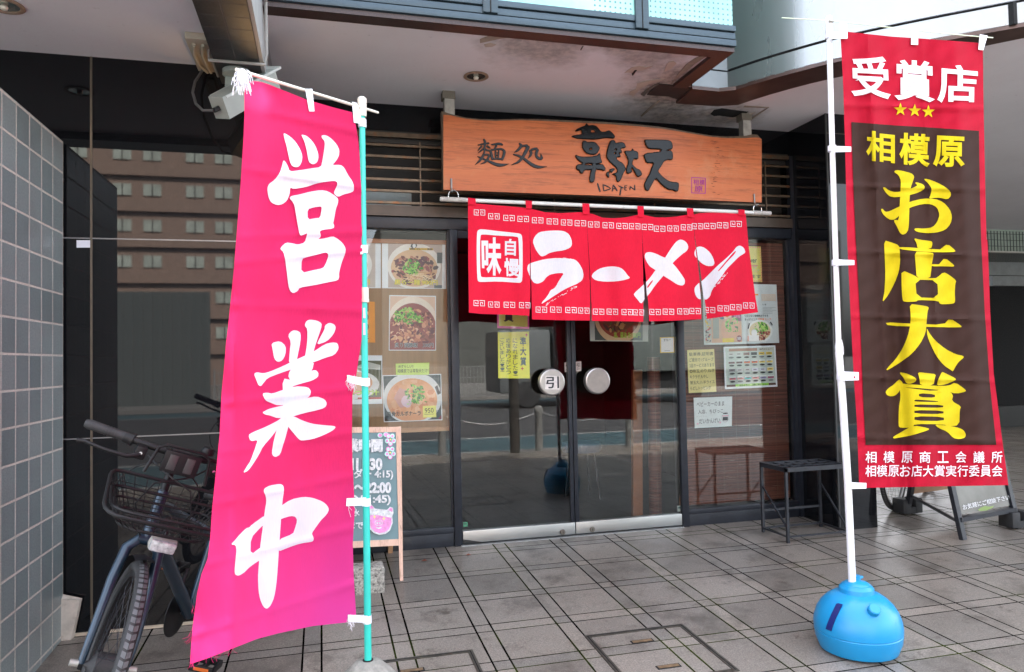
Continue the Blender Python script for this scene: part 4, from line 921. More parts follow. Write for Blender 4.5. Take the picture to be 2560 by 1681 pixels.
# ------------------------------------------------------------------ red and brown banner on the right
RPY = -2.16; RB = at(2131, 1455, RPY); RT_ = at(2072, 60, RPY)
RRED = cloth_mat('red_banner_polyester', (.46, .005, .027), .22, .05); RBRN = cloth_mat('brown_banner_print', (.043, .018, .013), .18, .06); RYEL = cloth_mat('yellow_banner_print', (.62, .48, .008), .15, .03); RWHT = cloth_mat('white_flag_print', (.80, .79, .83), .2, .03)
rfl = thing('award_banner_flag', 'tall red and brown award banner with yellow characters on a white pole', 'banner', (RB.x, RB.y, RB.z))
A_ = lambda t: T(2050, 0, 2.2333, t); B_ = lambda t: T(2050, 600, 2.2333, t)
WP = M('white_pole_plastic', (.76, .76, .77), .35, var=.04)
q = MB(); pp = [at(x, y, RPY) for x, y in ((2131, 1462), (2128, 1400), (2119, 1200), (2107, 1010), (2097, 880), (2091, 700), (2080, 350), (2072, 60))]; q.tube(pp[:5], .0165, WP, 16); q.tube(pp[4:], .0125, WP, 16)
q.tube([at(2099, 888, RPY), at(2098, 868, RPY), at(2097, 850, RPY)], [.018, .0185, .0135], WP, 16); q.build('pole', rfl)
q = MB(); q.tube([at(2073, 82, RPY), at(2072, 58, RPY), at(2072, 42, RPY)], [.0165, .0165, .0145], WP, 16); q.tube([at(2072, 52, RPY-.02), at(2083, 54, RPY-.02)], .005, GAL, 8); q.build('pole_cap', rfl)
q = MB(); q.tube([at(1954, 45, RPY-.02), at(2072, 52, RPY-.02), at(2260, 73, RPY-.03), at(2400, 88, RPY-.03), at(2482, 95, RPY-.03)], [.0022, .0024, .0024, .0024, .003], M('pale_green_fibre_rod', (.66, .74, .55), .4), 8); q.build('crossbar', rfl)
FOLDX = [(2170, 7, .010), (2303, 5, .009), (2205, 20, -.020), (2390, 26, .016), (2250, 30, .014)]
def RS(px, py, lift):
    v = (py-100)/1120; w = .020*math.sin(px*.021+py*.003)+.012*math.sin(px*.043-py*.004+1)
    xx = px-(py-80)*.052
    for fx, fw, fa in FOLDX: w += fa*math.exp(-((xx-fx)/fw)**2)
    for fy in (268, 470, 635, 795, 948, 1098): w += .010*math.exp(-((py-fy-(px-2300)*.03)/6)**2)
    w += .030*math.exp(-((xx-2180)/22)**2)*math.exp(-((py-330)/190)**2)
    w += .005*math.sin(px*.11+py*.05)*math.sin(py*.06-px*.03)+.03*v*v
    return at(px, py, RPY-.015-w-lift)
cl = Cloth(RS, 7, .004)
cl.base(A_('155,178 260,190 400,205 550,215 700,226 885,240 910,285 912,500 920,900 930,1340')+B_('935,0 940,100 950,400 970,750 990,900 1010,1060 1040,1280 1052,1370 600,1378 222,1386 218,1350 215,1250 205,1000 190,790 170,400 152,0')+A_('140,800 128,450 115,216'), RRED)
cl.shape([A_('175,682 400,700 600,712 888,732 893,1100 900,1339')+B_('920,400 948,800 985,1145 600,1145 255,1145 242,900 225,450 200,0')+A_('185,1000')], RBRN, 0, lift=.003)
for ch, t_ in (('受', '172,313 385,318 397,556 175,535'), ('賞', '415,330 640,345 642,575 415,558'), ('店', '655,352 882,375 878,578 655,574')): cl.glyph(ch, A_(t_), RWHT, .024)
for ch, t_ in (('相', '258,728 418,745 418,915 258,895'), ('模', '443,740 620,752 612,935 443,918'), ('原', '635,756 808,765 808,936 630,930')): cl.glyph(ch, A_(t_), RYEL, .028)
for cx_, cy_ in ((449, 613), (529, 619), (605, 625)):
    cl.shape([[(2050+(cx_+r_*math.sin(i*math.pi/5))/2.2333, (cy_-r_*math.cos(i*math.pi/5))/2.2333) for i in range(10) for r_ in [(38, 15)[i % 2]]]], RYEL, 0)
for l in ('412,960 425,950 460,955 510,968 527,985 520,1010 508,1040 500,1100 498,1200 495,1280 480,1305 460,1312 445,1300 432,1270 412,1235 420,1228 440,1232 445,1150 450,1060 452,1010 440,980', '350,1050 360,1045 385,1065 420,1075 480,1065 530,1045 545,1035 530,1022 540,1018 575,1030 586,1045 580,1060 540,1080 480,1095 420,1103 390,1098 370,1080',
          '340,1170 348,1165 365,1185 390,1180 430,1160 500,1128 570,1110 640,1110 690,1130 725,1170 738,1210 730,1250 700,1285 650,1300 590,1303 540,1295 525,1282 535,1275 580,1278 630,1270 655,1240 668,1200 655,1160 620,1140 570,1140 500,1160 460,1190 420,1225 395,1230 370,1215 350,1195', '578,1000 600,1000 650,1018 700,1045 728,1070 732,1095 712,1115 670,1105 640,1106 608,1110 618,1088 625,1055 605,1025'):
    cl.shape([A_(l)], RYEL)
for l in ('357,2 400,15 440,30 445,60 448,120 440,180 415,245 380,310 352,345 350,335 360,290 365,200 362,100', '523,-10 560,0 600,5 625,8 628,25 620,50 545,50 540,20', '440,38 670,55 675,50 712,22 757,60 752,68 665,70 560,65 440,52', '528,65 580,68 628,72 635,80 625,130 620,180 615,215 540,215 535,150', '622,135 665,138 670,130 697,100 750,142 746,150 700,148 622,148',
          '455,168 530,200 545,212 640,215 655,210 690,180 720,195 762,228 755,245 752,300 755,345 745,357 690,360 670,358 660,340 545,336 540,345 470,347 460,335 455,250;532,222 655,226 660,325 540,322',
          '500,358 560,365 600,372 608,380 600,400 595,460 590,520 560,580 510,640 440,690 375,730 370,722 420,670 460,610 490,540 505,470 507,420', '365,460 500,468 690,475 725,437 790,480 788,490 600,486 380,480', '595,490 610,520 640,560 700,610 760,640 800,648 803,658 775,680 755,710 742,735 735,730 690,700 650,650 620,590 600,540',
          '440,738 480,745 525,765 540,780 530,795 500,805 480,800 470,775', '545,738 600,745 648,750 640,775 635,812 560,814 555,770', '680,738 690,740 760,775 755,785 700,808 650,814 660,780', '365,850 380,830 410,810 435,785 445,780 460,795 462,805 640,815 720,815 755,795 815,838 812,848 760,860 700,842 640,836 560,828 455,822 440,850 420,870 395,875 375,868',
          '445,818 520,832 640,845 700,828 745,865 735,900 788,930 780,950 778,1035 715,1042 690,1030 530,1028 515,1048 450,1050 438,1040 440,940 450,880;552,856 642,862 642,882 552,878;527,893 560,893 660,900 660,906 527,904;527,918 688,922 688,938 527,936;527,950 690,954 690,973 527,971;527,985 692,988 692,1012 527,1010',
          '520,1035 608,1052 608,1062 520,1090 440,1105 410,1110 408,1100 460,1070', '640,1030 690,1035 760,1045 800,1060 815,1085 810,1105 780,1113 745,1108 710,1070 660,1050'):
    cl.shape([B_(x) for x in l.split(';')], RYEL)
for i, ch in enumerate('相模原商工会議所'):
    x = 254+100.4*i; cl.glyph(ch, B_('%f,1181 %f,1181 %f,1246 %f,1246' % (x, x+62, x+62, x)), RWHT, .012)
for i, ch in enumerate('相模原お店大賞実行委員会'):
    x = 253+64.2*i; cl.glyph(ch, B_('%f,1259 %f,1258 %f,1322 %f,1323' % (x, x+60, x+60, x)), RWHT, .009)
cl.mb.build('cloth', rfl, 60)
for (x0, y0, x1, y1, cx_, cy_) in ((2066, 366, 2128, 380, 2080, 372), (2085, 650, 2136, 663, 2090, 657), (2097, 930, 2147, 951, 2102, 942), (2120, 1207, 2166, 1222, 2122, 1214), (2072, 80, 2119, 97, 2073, 90)):
    q = MB(); q.poly([RS(max(x0, cx_), y0-1, .013), RS(x1, y0+1, .013), RS(x1, y1, .013), RS(max(x0, cx_), y1+1, .013)], STRAP); c = at(cx_, cy_, RPY); q.build('strap', rfl); q = MB(); q.lathe([(.0185, -.0135), (.0185, .0135)], c, STRAP, 16, caps=False); q.build('strap_loop', rfl)
for t_ in ('108,122 150,125 152,210 108,205', '510,162 548,165 548,252 508,250', '892,192 936,200 912,282 884,278'):
    q = MB(); q.poly([RS(x, y, .011) for x, y in A_(t_)], STRAP); q.build('top_loop', rfl)
# its blue water-filled base
BLU = M('blue_polyethylene', (.010, .25, .52), .32, var=.07, vs=4, bmp=.05, bs=30)
bb = thing('blue_banner_base', 'bright blue domed plastic water tank base of the award banner', 'banner base', (RB.x+.015, RB.y, fz(RB.y)))
cx_, cy_ = RB.x+.02, RB.y; z0 = fz(RB.y)
def blob(r, z, e=1.0): return (r, z)
q = MB(); q.lathe([(0.0000, 0.0000), (0.1451, 0.0000), (0.1637, 0.0096), (0.1803, 0.0530), (0.1850, 0.0886), (0.1829, 0.0920), (0.1855, 0.0953), (0.1865, 0.1137), (0.1824, 0.1445), (0.1709, 0.1782), (0.1534, 0.2071), (0.1284, 0.2331), (0.0995, 0.2523), (0.0700, 0.2620), (0.0660, 0.2639), (0.0680, 0.2697), (0.0640, 0.2852), (0.0500, 0.3005), (0.0300, 0.3082), (0.0180, 0.3101), (0.0180, 0.3160), (0.0000, 0.3160)], (cx_, cy_, z0), BLU, 56); q.build('tank', bb, 30)
q = MB(); q.lathe([(.0, 0), (.074, 0), (.077, .006), (.074, .028), (.062, .042), (.03, .05), (.0, .05)], (cx_, cy_, z0+.250), BLU, 36); q.build('collar', bb, 30)
q = MB(); fa_ = -1.80; d_ = Vector((.75*math.cos(fa_), .75*math.sin(fa_), .8)).normalized(); c = Vector((cx_+.122*math.cos(fa_), cy_+.122*math.sin(fa_), z0+.198)); q.lathe([(.02, -.02), (.02, .03), (.026, .031), (.026, .05), (.022, .054), (.0, .054)], c, BLU, 20, d_); q.build('filler_cap', bb)
q = MB(); a0 = -2.75
for k in range(5):
    t0, t1 = k/5, (k+1)/5; zz = [.120+.112*t0, .120+.112*t1]; rr = [.185-.042*t0**1.6, .185-.042*t1**1.6]
    w0, w1 = -3.02, -2.86
    q.hexa([(cx_+(r_+o_)*math.cos(w_+.16*(z_-.12)/.112), cy_+(r_+o_)*math.sin(w_+.16*(z_-.12)/.112), z0+z_) for z_, r_ in zip(zz, rr) for (w_, o_) in ((w0, -.01), (w1, -.01), (w1, .004), (w0, .004))], M('deep_blue_slot', (.004, .012, .12), .5))
q.build('hand_slot', bb)
q = MB(); q.lathe([(.017, .30), (.019, .332), (.0, .332)], (cx_, cy_, z0), BLU, 20); q.tube([(cx_+.02, cy_, z0+.318), (cx_+.035, cy_, z0+.322)], .006, BLU, 8); q.build('pole_socket', bb)

# ------------------------------------------------------------------ left window: pin board with the menu posters (behind the glass)
PW = P(235, 236, 238); INK = P(40, 42, 48); YNOTE = P(232, 226, 120); LIME = P(205, 228, 120)
t = thing('pin_board', 'tan pin board in a wooden frame standing behind the left window pane', 'board', at(990, 1066, .06))
a = at(700, 604, .05); c = at(1121, 1066, .05)
q = MB(); q.box((-.2, .05, c.z), (c.x, .07, a.z), M('tan_corkboard', (.36, .215, .115), .75, var=.14, vs=5, stretch=(6, 1, .5))); q.build('panel', t)
WFR = wood_mat('pine_frame', (.50, .27, .14), (.62, .37, .21), .5, 0, 0)
q = MB(); q.box((-.2, .035, c.z-.03), (c.x, .075, c.z), WFR); q.box((-.2, .035, a.z), (c.x, .075, a.z+.03), M('orange_wood_rail', (.38, .14, .05), .5)); q.box((c.x, .035, c.z-.03), (c.x+.02, .075, a.z+.03), M('orange_wood_rail', (.38, .14, .05), .5)); q.build('frame', t)
BW = [P(70, 30, 28), P(110, 50, 45), P(150, 70, 70), P(190, 120, 95), P(220, 165, 125), P(90, 35, 55), P(235, 205, 165)]
GRN = [P(70, 150, 40), P(110, 180, 60), P(150, 205, 90), P(45, 110, 40), P(180, 215, 110)]
def confetti(S, n, x0, y0, x1, y1, mats, sz, seed, ell_=None, aspect=3):
    r = random.Random(seed); k = S._k()
    for i in range(n):
        while True:
            u, v = r.uniform(x0, x1), r.uniform(y0, y1)
            if ell_ is None or ((u-ell_[0])/ell_[2])**2+((v-ell_[1])/ell_[3])**2 < 1: break
        a = r.uniform(0, 3.14); l = sz*r.uniform(.5, 1.3); w = l/r.uniform(1.3, aspect); asp = S.w/S.h
        ds = [(l*math.cos(b_)*math.cos(a)-w*math.sin(b_)*math.sin(a), l*math.cos(b_)*math.sin(a)+w*math.sin(b_)*math.cos(a)) for b_ in (.3, 1.2, 2.2, 3.3, 4.4, 5.5)]
        S.mb.poly([S.pt(min(x1, max(x0, u+dx)), min(y1, max(y0, v+dy*asp)), k+.000004*i) for dx, dy in ds], mats[i % len(mats)])
    S.n += 1+n//25
def noodles(S, n, cx, cy, rx, ry, mats, seed, w=.008):
    r = random.Random(seed)
    for i in range(n):
        a = r.uniform(0, 6.28); u, v = cx+rx*.5*math.cos(a)*r.random(), cy+ry*.5*math.sin(a)*r.random(); d = r.uniform(-.9, .9); pts = []
        for k in range(5):
            t_ = (k-2)/2; pts.append((u+rx*.5*t_*math.cos(d)-.03*math.sin(t_*3+i), v+ry*.5*t_*math.sin(d)+.03*math.cos(t_*2.5+i)))
        S.stroke(pts, w, mats[i % len(mats)])
GY = .045
s = Sheet([(955, 604), (1122, 607), (1121, 723), (955, 721)], GY, PW)
X = lambda p: (900+p[0]/6.0115, 580+p[1]/6.0115)
s.rect(.09, .02, .9, .985, P(190, 170, 160)); s.ell(.48, .52, .40, .50, P(236, 228, 220), 30); s.ell(.48, .56, .35, .40, P(222, 180, 140), 30)
confetti(s, 120, .14, .3, .86, .92, BW[:4]+[BW[5]], .045, 1, (.48, .6, .34, .32)); noodles(s, 22, .56, .78, .30, .22, [P(230, 190, 140), P(205, 155, 110), P(240, 215, 175)], 2, .012); confetti(s, 60, .3, .35, .62, .72, GRN, .03, 3, (.45, .54, .14, .16))
s.rect(.82, .22, .9, .45, P(60, 62, 66)); s.rect(.78, .92, .9, .985, P(60, 70, 80))
s.poly([(.42, .10), (.44, .03), (.50, .02), (.52, .07), (.50, .13), (.44, .13)], INK); s.ell(.475, .085, .025, .05, PW, 12); s.rect(.40, .13, .76, .175, P(215, 170, 40)); s.text('黒らー麺', .41, .133, .75, .172, INK, .02)
s.text('黒らー麺 900円', .175, .805, .835, .93, P(120, 130, 120), .045); s.text('黒らー麺 900円', .18, .81, .83, .925, P(238, 218, 50), .02)
s.done('menu_poster', 'food poster of black ramen topped with green onion, priced 900 yen', 'poster')
s = Sheet([(812, 603), (952, 604), (952, 721), (812, 720)], GY, PW)
s.rect(.03, .02, .9, .985, P(205, 190, 180)); s.ell(.4, .5, .44, .46, P(240, 235, 228), 30); s.ell(.4, .52, .36, .36, P(225, 160, 110), 30); confetti(s, 60, .1, .25, .75, .8, BW[2:5], .05, 5, (.4, .5, .3, .3)); confetti(s, 30, .25, .3, .55, .6, GRN, .035, 6)
s.text('白らー麺 850円', .02, .81, .80, .925, P(238, 218, 50), .03); s.done('menu_poster', 'food poster half hidden by the turquoise pole, its price ending in a yellow yen sign', 'poster')
s = Sheet([(973, 738), (1090, 740), (1090, 877), (972, 877)], GY-.002, PW)
s.rect(.02, .02, .98, .975, P(225, 190, 165)); s.ell(.5, .72, .62, .70, P(238, 222, 205), 40); s.ell(.5, .74, .55, .60, P(150, 80, 75), 40)
confetti(s, 230, .03, .22, .97, .86, BW[1:6]+[P(215, 150, 120), P(235, 190, 160)], .06, 7, (.5, .62, .50, .38)); confetti(s, 110, .1, .2, .58, .60, GRN, .035, 8, (.34, .38, .24, .16)); confetti(s, 14, .55, .36, .72, .5, GRN, .035, 9)
s.text('炙り焼豚飯　390円', .12, .855, .945, .945, PW, .03); s.text('炙り焼豚飯　390円', .125, .858, .94, .94, P(45, 75, 80), .012); s.done('menu_poster', 'food poster of seared pork rice bowl, priced 390 yen', 'poster')
s = Sheet([(956, 938.5), (1103, 935), (1106, 1051), (959.5, 1056)], GY-.003, PW)
s.rect(.015, .02, .985, .98, P(62, 75, 78)); s.ell(.5, .5, .50, .56, P(222, 222, 220), 40); s.ell(.49, .55, .43, .47, P(224, 160, 115), 40); confetti(s, 70, .1, .12, .9, .9, [P(230, 172, 128), P(215, 140, 95), P(235, 185, 145)], .07, 10, (.49, .52, .38, .40), 1.6)
s.ell(.31, .50, .12, .20, P(205, 150, 140), 14, .3, 3); s.ell(.40, .58, .09, .14, P(222, 190, 200), 12, .3, 4); confetti(s, 95, .34, .2, .74, .64, GRN+[P(30, 95, 45)], .028, 11, (.54, .41, .17, .19)); confetti(s, 12, .4, .5, .75, .68, GRN, .022, 12)
s.poly([(.88, .28), (.93, .24), (.96, .38), (.98, .2), (.985, .42), (.93, .45)], P(40, 42, 46)); s.poly([(.02, .9), (.09, .98), (.02, .98)], P(60, 40, 35)); s.poly([(.92, .97), (.985, .88), (.985, .97)], P(120, 40, 70))
s.text('豚骨カルボナーラ', .06, .78, .63, .885, P(50, 62, 64), .02); s.rect(.665, .68, .895, .93, P(236, 232, 130)); s.text('950', .70, .73, .85, .83, INK, .004); s.stroke([(.69, .86), (.85, .86)], .006, INK); s.text('円', .90, .78, .965, .86, P(60, 90, 110), .01); s.done('menu_poster', 'food poster of creamy orange pork bone noodles with a yellow 950 price note', 'poster')
s = Sheet([(989, 909.5), (1073.5, 907), (1072.5, 937.5), (990, 938)], GY-.006, LIME)
s.text('めずらしい!!', .08, .13, .52, .40, P(50, 66, 56), .006); s.text('相模原では韋駄天だけ!', .05, .48, .97, .82, P(50, 66, 56), .006); s.done('paper_note', 'small lime green handwritten note pinned just above the creamy noodle poster', 'note')
s = Sheet([(800, 888), (955.5, 889), (956, 1010), (800, 1013)], GY-.0005, PW)
s.rect(.02, .11, .985, .9, P(92, 92, 66)); s.poly([(.55, .25), (.75, .13), (.97, .2), (.97, .3)], P(190, 190, 180)); s.ell(.50, .6, .45, .30, P(230, 226, 220), 30); s.ell(.48, .56, .36, .24, P(220, 165, 125), 30); s.text('の濃厚つけ汁', .15, .70, .95, .83, P(60, 70, 30), .05); s.text('の濃厚つけ汁', .155, .705, .945, .825, P(190, 225, 50), .03); s.rect(.6, .86, .985, .9, P(190, 90, 80)); s.done('menu_poster', 'dark food poster of dipping noodle soup with lime green lettering', 'poster')
s = Sheet([(880, 752), (937, 755), (938, 857), (880, 856)], GY-.001, P(236, 150, 50))
s.text('一○○年', .45, .02, .72, .98, P(70, 45, 30), .02, True); s.done('orange_sign', 'plain orange paper strip with black vertical writing behind the turquoise pole', 'paper sign')

# ------------------------------------------------------------------ papers on the doors
DY = FY+.026
s = Sheet([(1242, 716), (1323, 718), (1323, 823.5), (1243, 821)], DY, P(232, 90, 170)); s.rect(.055, .04, .945, .945, YNOTE); s.text('大賞', .20, .20, .52, .86, P(36, 44, 44), .03, True); s.done('paper_sign', 'yellow paper with a pink border and large black character under the red curtain', 'paper sign')
s = Sheet([(1244.5, 831), (1322.5, 829.5), (1324.5, 946.5), (1245.5, 946)], DY-.001, P(235, 232, 70))
s.text('準大賞', .70, .10, .90, .74, P(30, 70, 80), .025, True); s.text('になれました!', .47, .13, .62, .95, P(60, 80, 60), .004, True); s.text('応援ありがとう', .25, .13, .40, .92, P(60, 80, 60), .004, True); s.text('ございました!!', .06, .12, .20, .86, P(60, 80, 60), .004, True)
for cx_, cy_ in ((.91, .07), (.76, .79)): s.poly([(cx_, cy_-.045), (cx_+.015, cy_-.012), (cx_+.06, cy_), (cx_+.015, cy_+.012), (cx_, cy_+.045), (cx_-.015, cy_+.012), (cx_-.06, cy_), (cx_-.015, cy_-.012)], P(190, 60, 50))
s.done('paper_sign', 'bright yellow paper with four columns of handwriting on the left door', 'paper sign')
s = Sheet([(1472, 700), (1622, 704), (1620.5, 854.5), (1475.5, 853)], DY, P(196, 204, 202))
s.rect(.08, .02, .90, .985, P(78, 96, 96)); s.ell(.48, .62, .40, .42, P(222, 190, 150), 36, clip=True); s.ell(.49, .58, .36, .36, P(150, 60, 40), 34); s.ell(.50, .54, .30, .28, P(110, 70, 40), 30); confetti(s, 90, .2, .3, .8, .86, [P(120, 60, 35), P(90, 110, 50), P(160, 120, 50), P(70, 45, 35), P(200, 150, 90)], .05, 14, (.49, .56, .32, .30)); s.text('塩、醤油 各1000円', .40, .845, .86, .945, P(150, 205, 60), .02); s.done('menu_poster', 'noodle poster hanging below the red curtain on the right door', 'poster')
s = Sheet([(1650, 844), (1685.5, 842.5), (1686, 882), (1650.5, 883)], DY-.001, P(226, 186, 60)); s.rect(.06, .05, .94, .95, PW); s.text('すもー', .25, .10, .75, .26, INK, .01); s.rect(.3, .84, .7, .87, P(150, 150, 150)); s.done('payment_card', 'tiny white card with yellow edge at right of the right door', 'sticker')
for q_, lb in (([(1411, 907), (1425, 906), (1426.5, 930), (1412, 930.5)], 'small white pull sticker left of the middle door joint'), ([(1438, 905), (1453, 904), (1453.5, 928), (1438.5, 929)], 'small pinkish pull sticker right of the middle door joint')):
    s = Sheet(q_, DY-.002, P(214, 198, 192)); s.text('引', .2, .12, .8, .6, P(60, 50, 50), .02); s.rect(.2, .74, .8, .80, P(90, 80, 80)); s.done('pull_sticker', lb, 'sticker', 'pull stickers on the doors')
s = Sheet([(1694, 1265), (1701, 1264), (1701, 1279), (1694, 1280)], DY-.002, P(190, 210, 205)); s.rect(.2, .2, .8, .5, P(90, 130, 130)); s.done('round_sticker', 'pale little sticker at the bottom right corner of the right door', 'sticker')
s = Sheet([(1158, 1306), (1169, 1305), (1169, 1317), (1158, 1318)], DY-.002, P(60, 160, 120)); s.ell(.35, .4, .12, .12, P(20, 60, 50), 8); s.ell(.65, .4, .12, .12, P(20, 60, 50), 8); s.done('green_sticker', 'green face sticker low in the corner of the left door', 'sticker')

# ------------------------------------------------------------------ right window: reed blind and papers
o = MB(); o.box((2.63, .0, .13), (3.54, .012, 2.13), blind_mat()); o = o.build('reed_blind'); rebase(o, (3.08, 0, .13)); tag(o, 'red brown reed blind let down behind the right window', 'blind')
WYY = FY+.045
s = Sheet([(1824, 615), (1902, 617), (1905.5, 705.5), (1830, 704)], WYY, P(228, 214, 110))
for i in range(14):
    for e in ((.02+i*.07, .015), (.02+i*.07, .955)): s.rect(e[0], e[1], e[0]+.035, e[1]+.03, P(232, 130, 130))
    s.rect(.955, .02+i*.07, .985, .05+i*.07, P(232, 130, 130))
s.text('Over', .48, .32, .84, .46, P(60, 100, 60), .008); s.rect(.5, .53, .86, .56, P(232, 150, 120)); s.text('しています', .1, .80, .95, .90, P(80, 100, 90), .006); confetti(s, 12, .6, .55, .9, .72, [P(150, 220, 200), P(235, 150, 150)], .018, 20); s.done('flyer', 'yellow flyer with a pink dashed border half behind the red curtain', 'flyer')
s = Sheet([(1757, 708), (1941, 712), (1948, 857.5), (1760, 863)], WYY-.001, P(218, 222, 220))
s.rect(.02, .30, .50, .97, P(214, 170, 140)); s.rect(.02, .30, .10, .97, P(196, 190, 180)); confetti(s, 40, .02, .4, .09, .95, [P(200, 60, 60), P(60, 60, 70), P(230, 200, 60)], .02, 21); s.rect(.12, .42, .20, .9, P(160, 160, 150)); s.rect(.37, .34, .50, .62, P(130, 50, 100)); s.text('特選', .39, .36, .49, .58, P(200, 90, 150), .02, True)
s.ell(.24, .52, .045, .07, P(80, 110, 135), 16); s.ell(.31, .50, .06, .10, P(245, 205, 170), 14); s.ell(.31, .51, .03, .05, P(240, 150, 50), 12); s.ell(.36, .76, .14, .20, P(228, 170, 135), 20); confetti(s, 45, .28, .56, .45, .80, GRN, .02, 22); s.rect(.24, .90, .39, .965, P(236, 205, 40)); s.ell(.46, .91, .035, .055, P(140, 30, 50), 16); s.text('385', .435, .885, .487, .935, PW, .01)
for k in range(6): s.rect(.60, .235+.028*k, .60+.02, .243+.028*k, P(120, 190, 170)); s.rect(.78, .17+.02*k, .98, .176+.02*k, P(240, 190, 140))
s.rect(.63, .165, .74, .19, P(240, 150, 60)); s.text('らー麺', .79, .33, .84, .36, INK, .01)
for k in range(5): s.rect(.79, .39+.025*k, .79+.19*random.Random(k).uniform(.6, 1), .397+.025*k, P(170, 175, 175))
s.text('くどくなく全部飲み干せる', .54, .515, .86, .555, P(36, 70, 70), .02); s.text('あっさりとした', .54, .575, .71, .615, P(36, 70, 70), .02); s.text('塩豚骨スープ', .715, .575, .90, .615, P(235, 130, 70), .02)
s.ell(.74, .79, .17, .19, P(236, 236, 230), 34); s.ell(.74, .79, .145, .155, P(225, 205, 160), 30); confetti(s, 75, .64, .62, .86, .86, GRN, .018, 24, (.76, .745, .09, .10)); confetti(s, 30, .7, .8, .88, .95, BW[1:4], .022, 25); s.ell(.66, .82, .04, .06, P(245, 242, 236), 12); s.rect(.565, .86, .72, .965, P(240, 238, 232)); s.rect(.57, .87, .58, .955, P(230, 130, 80)); s.stroke([(.58, .75), (.60, .66)], .015, INK); s.stroke([(.885, .64), (.91, .70)], .015, INK)
s.rect(.505, .30, .51, .98, P(190, 195, 192)); s.done('menu_poster', 'large white menu sheet showing two bowls of noodles on the right window', 'poster')
s = Sheet([(1808.7, 867.5), (1938.4, 864), (1943.7, 967), (1812.4, 973.5)], WYY-.001, PW)
s.rect(.03, .035, .97, .955, P(196, 206, 196)); s.rect(.1, .05, .64, .115, P(170, 120, 95)); s.rect(.66, .05, .96, .115, P(200, 196, 180)); s.text('店内メニュー', .68, .06, .92, .10, INK, .02); s.rect(.03, .9, .97, .955, P(90, 60, 45)); s.rect(.2, .895, .83, .955, P(160, 220, 80))
CLS = [[(205, 206, 200)]*2+[(150, 120, 110), (60, 70, 66), (220, 190, 70), (222, 190, 70)], [(110, 60, 60), (90, 50, 50), (225, 110, 50), (225, 105, 45), (224, 200, 90), (226, 205, 100)], [(130, 130, 130), (205, 208, 204), (200, 205, 200), (210, 212, 220), (206, 208, 214), (230, 205, 110)], [(200, 100, 110), (220, 160, 150), (70, 190, 190), (232, 150, 140), (150, 140, 180), (150, 50, 90)]]
for r_ in range(4):
    for c_ in range(6):
        x = .075+.145*c_; y = .14+.19*r_; s.rect(x, y, x+.125, y+.085, P(216, 220, 216)); s.rect(x+.005, y+(.03 if r_ in (1, 3) else .008), x+.12, y+.075, P(*CLS[r_][c_])); s.rect(x+.03, y+.032, x+.09, y+.05, P(90, 84, 80)); s.ell(x+.062, y+.122, .05, .022, P(40, 42, 42) if (r_+c_) % 4 else P(120, 124, 122), 12)
s.text('食券を先に', .25, .905, .45, .945, P(40, 80, 40), .02); s.text('お買い求めください', .5, .905, .80, .945, P(40, 80, 40), .02); s.done('ticket_machine_photo', 'printed photo of meal ticket machine buttons on the right window', 'poster')
s = Sheet([(1718, 875.5), (1785.5, 873), (1791, 980), (1722, 983)], WYY-.001, P(226, 212, 140)); GI = P(70, 74, 50)
for k, (tx, w_) in enumerate((('駐車券,証明書', .95), ('ご提示で1グループ', .95), ('2品サービスあります', .97), ('◎味玉,のり,ねぎ', .97), ('キクラゲ,もやし', .72), ('替玉大,小,半ライス', .95), ('らどしトッピング', .80))): s.text(tx, .06, .06+.132*k, w_, .06+.132*k+.088, GI, .008)
s.done('paper_note', 'pale yellow note with seven handwritten lines on the right window', 'note')
s = Sheet([(1734, 995), (1830.5, 991.6), (1829.5, 1065.5), (1737, 1070.8)], WYY-.001, P(226, 232, 230))
s.text('ベビーカーのまま', .07, .14, .79, .30, INK, .004); s.text('入店、ちびっこ', .1, .40, .76, .54, INK, .004); s.text('(にゅうてん)', .06, .60, .32, .65, P(170, 170, 170), .0); s.text('だいかんげい', .12, .70, .68, .87, INK, .004)
s.ell(.82, .70, .10, .16, P(190, 195, 195), 18); s.ell(.82, .70, .09, .14, P(226, 232, 230), 18); s.rect(.75, .68, .89, .80, INK); s.rect(.74, .63, .90, .66, P(232, 150, 175)); s.ell(.82, .56, .07, .025, INK, 12); s.ell(.68, .86, .025, .03, P(240, 180, 200), 10); s.ell(.08, .86, .025, .03, P(240, 180, 200), 10); s.done('paper_note', 'white handwritten note with a little face drawing, lowest on the right window', 'note')
# things glimpsed inside through the door
t = thing('leaning_board', 'orange wooden board leaning inside behind the right door', 'board', (2.42, .35, 0)); q = MB(); q.hexa([(2.34, .3, 0), (2.42, .3, 0), (2.42, .34, 0), (2.34, .34, 0), (2.46, .5, 1.15), (2.54, .5, 1.15), (2.54, .54, 1.15), (2.46, .54, 1.15)], M('orange_board', (.30, .12, .05), .6)); q.build('panel', t)
t = thing('rolled_blind', 'rolled reed blind standing inside at the right edge of the door', 'blind', (2.48, .2, 0)); q = MB(); q.tube([(2.48, .2, 0), (2.50, .2, 1.25)], .05, bpy.data.materials['reed_blind'], 16); q.build('roll', t)
t = thing('padded_stool', 'round blue padded stool inside behind the right door glass', 'stool', (2.25, 1.2, 0)); q = MB(); q.lathe([(0, .42), (.17, .42), (.18, .45), (.17, .5), (0, .51)], (2.25, 1.2, 0), M('blue_vinyl', (.04, .08, .16), .4)); q.build('seat', t)
for k in range(4): q = MB(); q.tube([(2.25+.12*math.cos(k*1.57+.8), 1.2+.12*math.sin(k*1.57+.8), .42), (2.25+.17*math.cos(k*1.57+.8), 1.2+.17*math.sin(k*1.57+.8), 0)], .011, BLACKMET); q.build('leg', t)

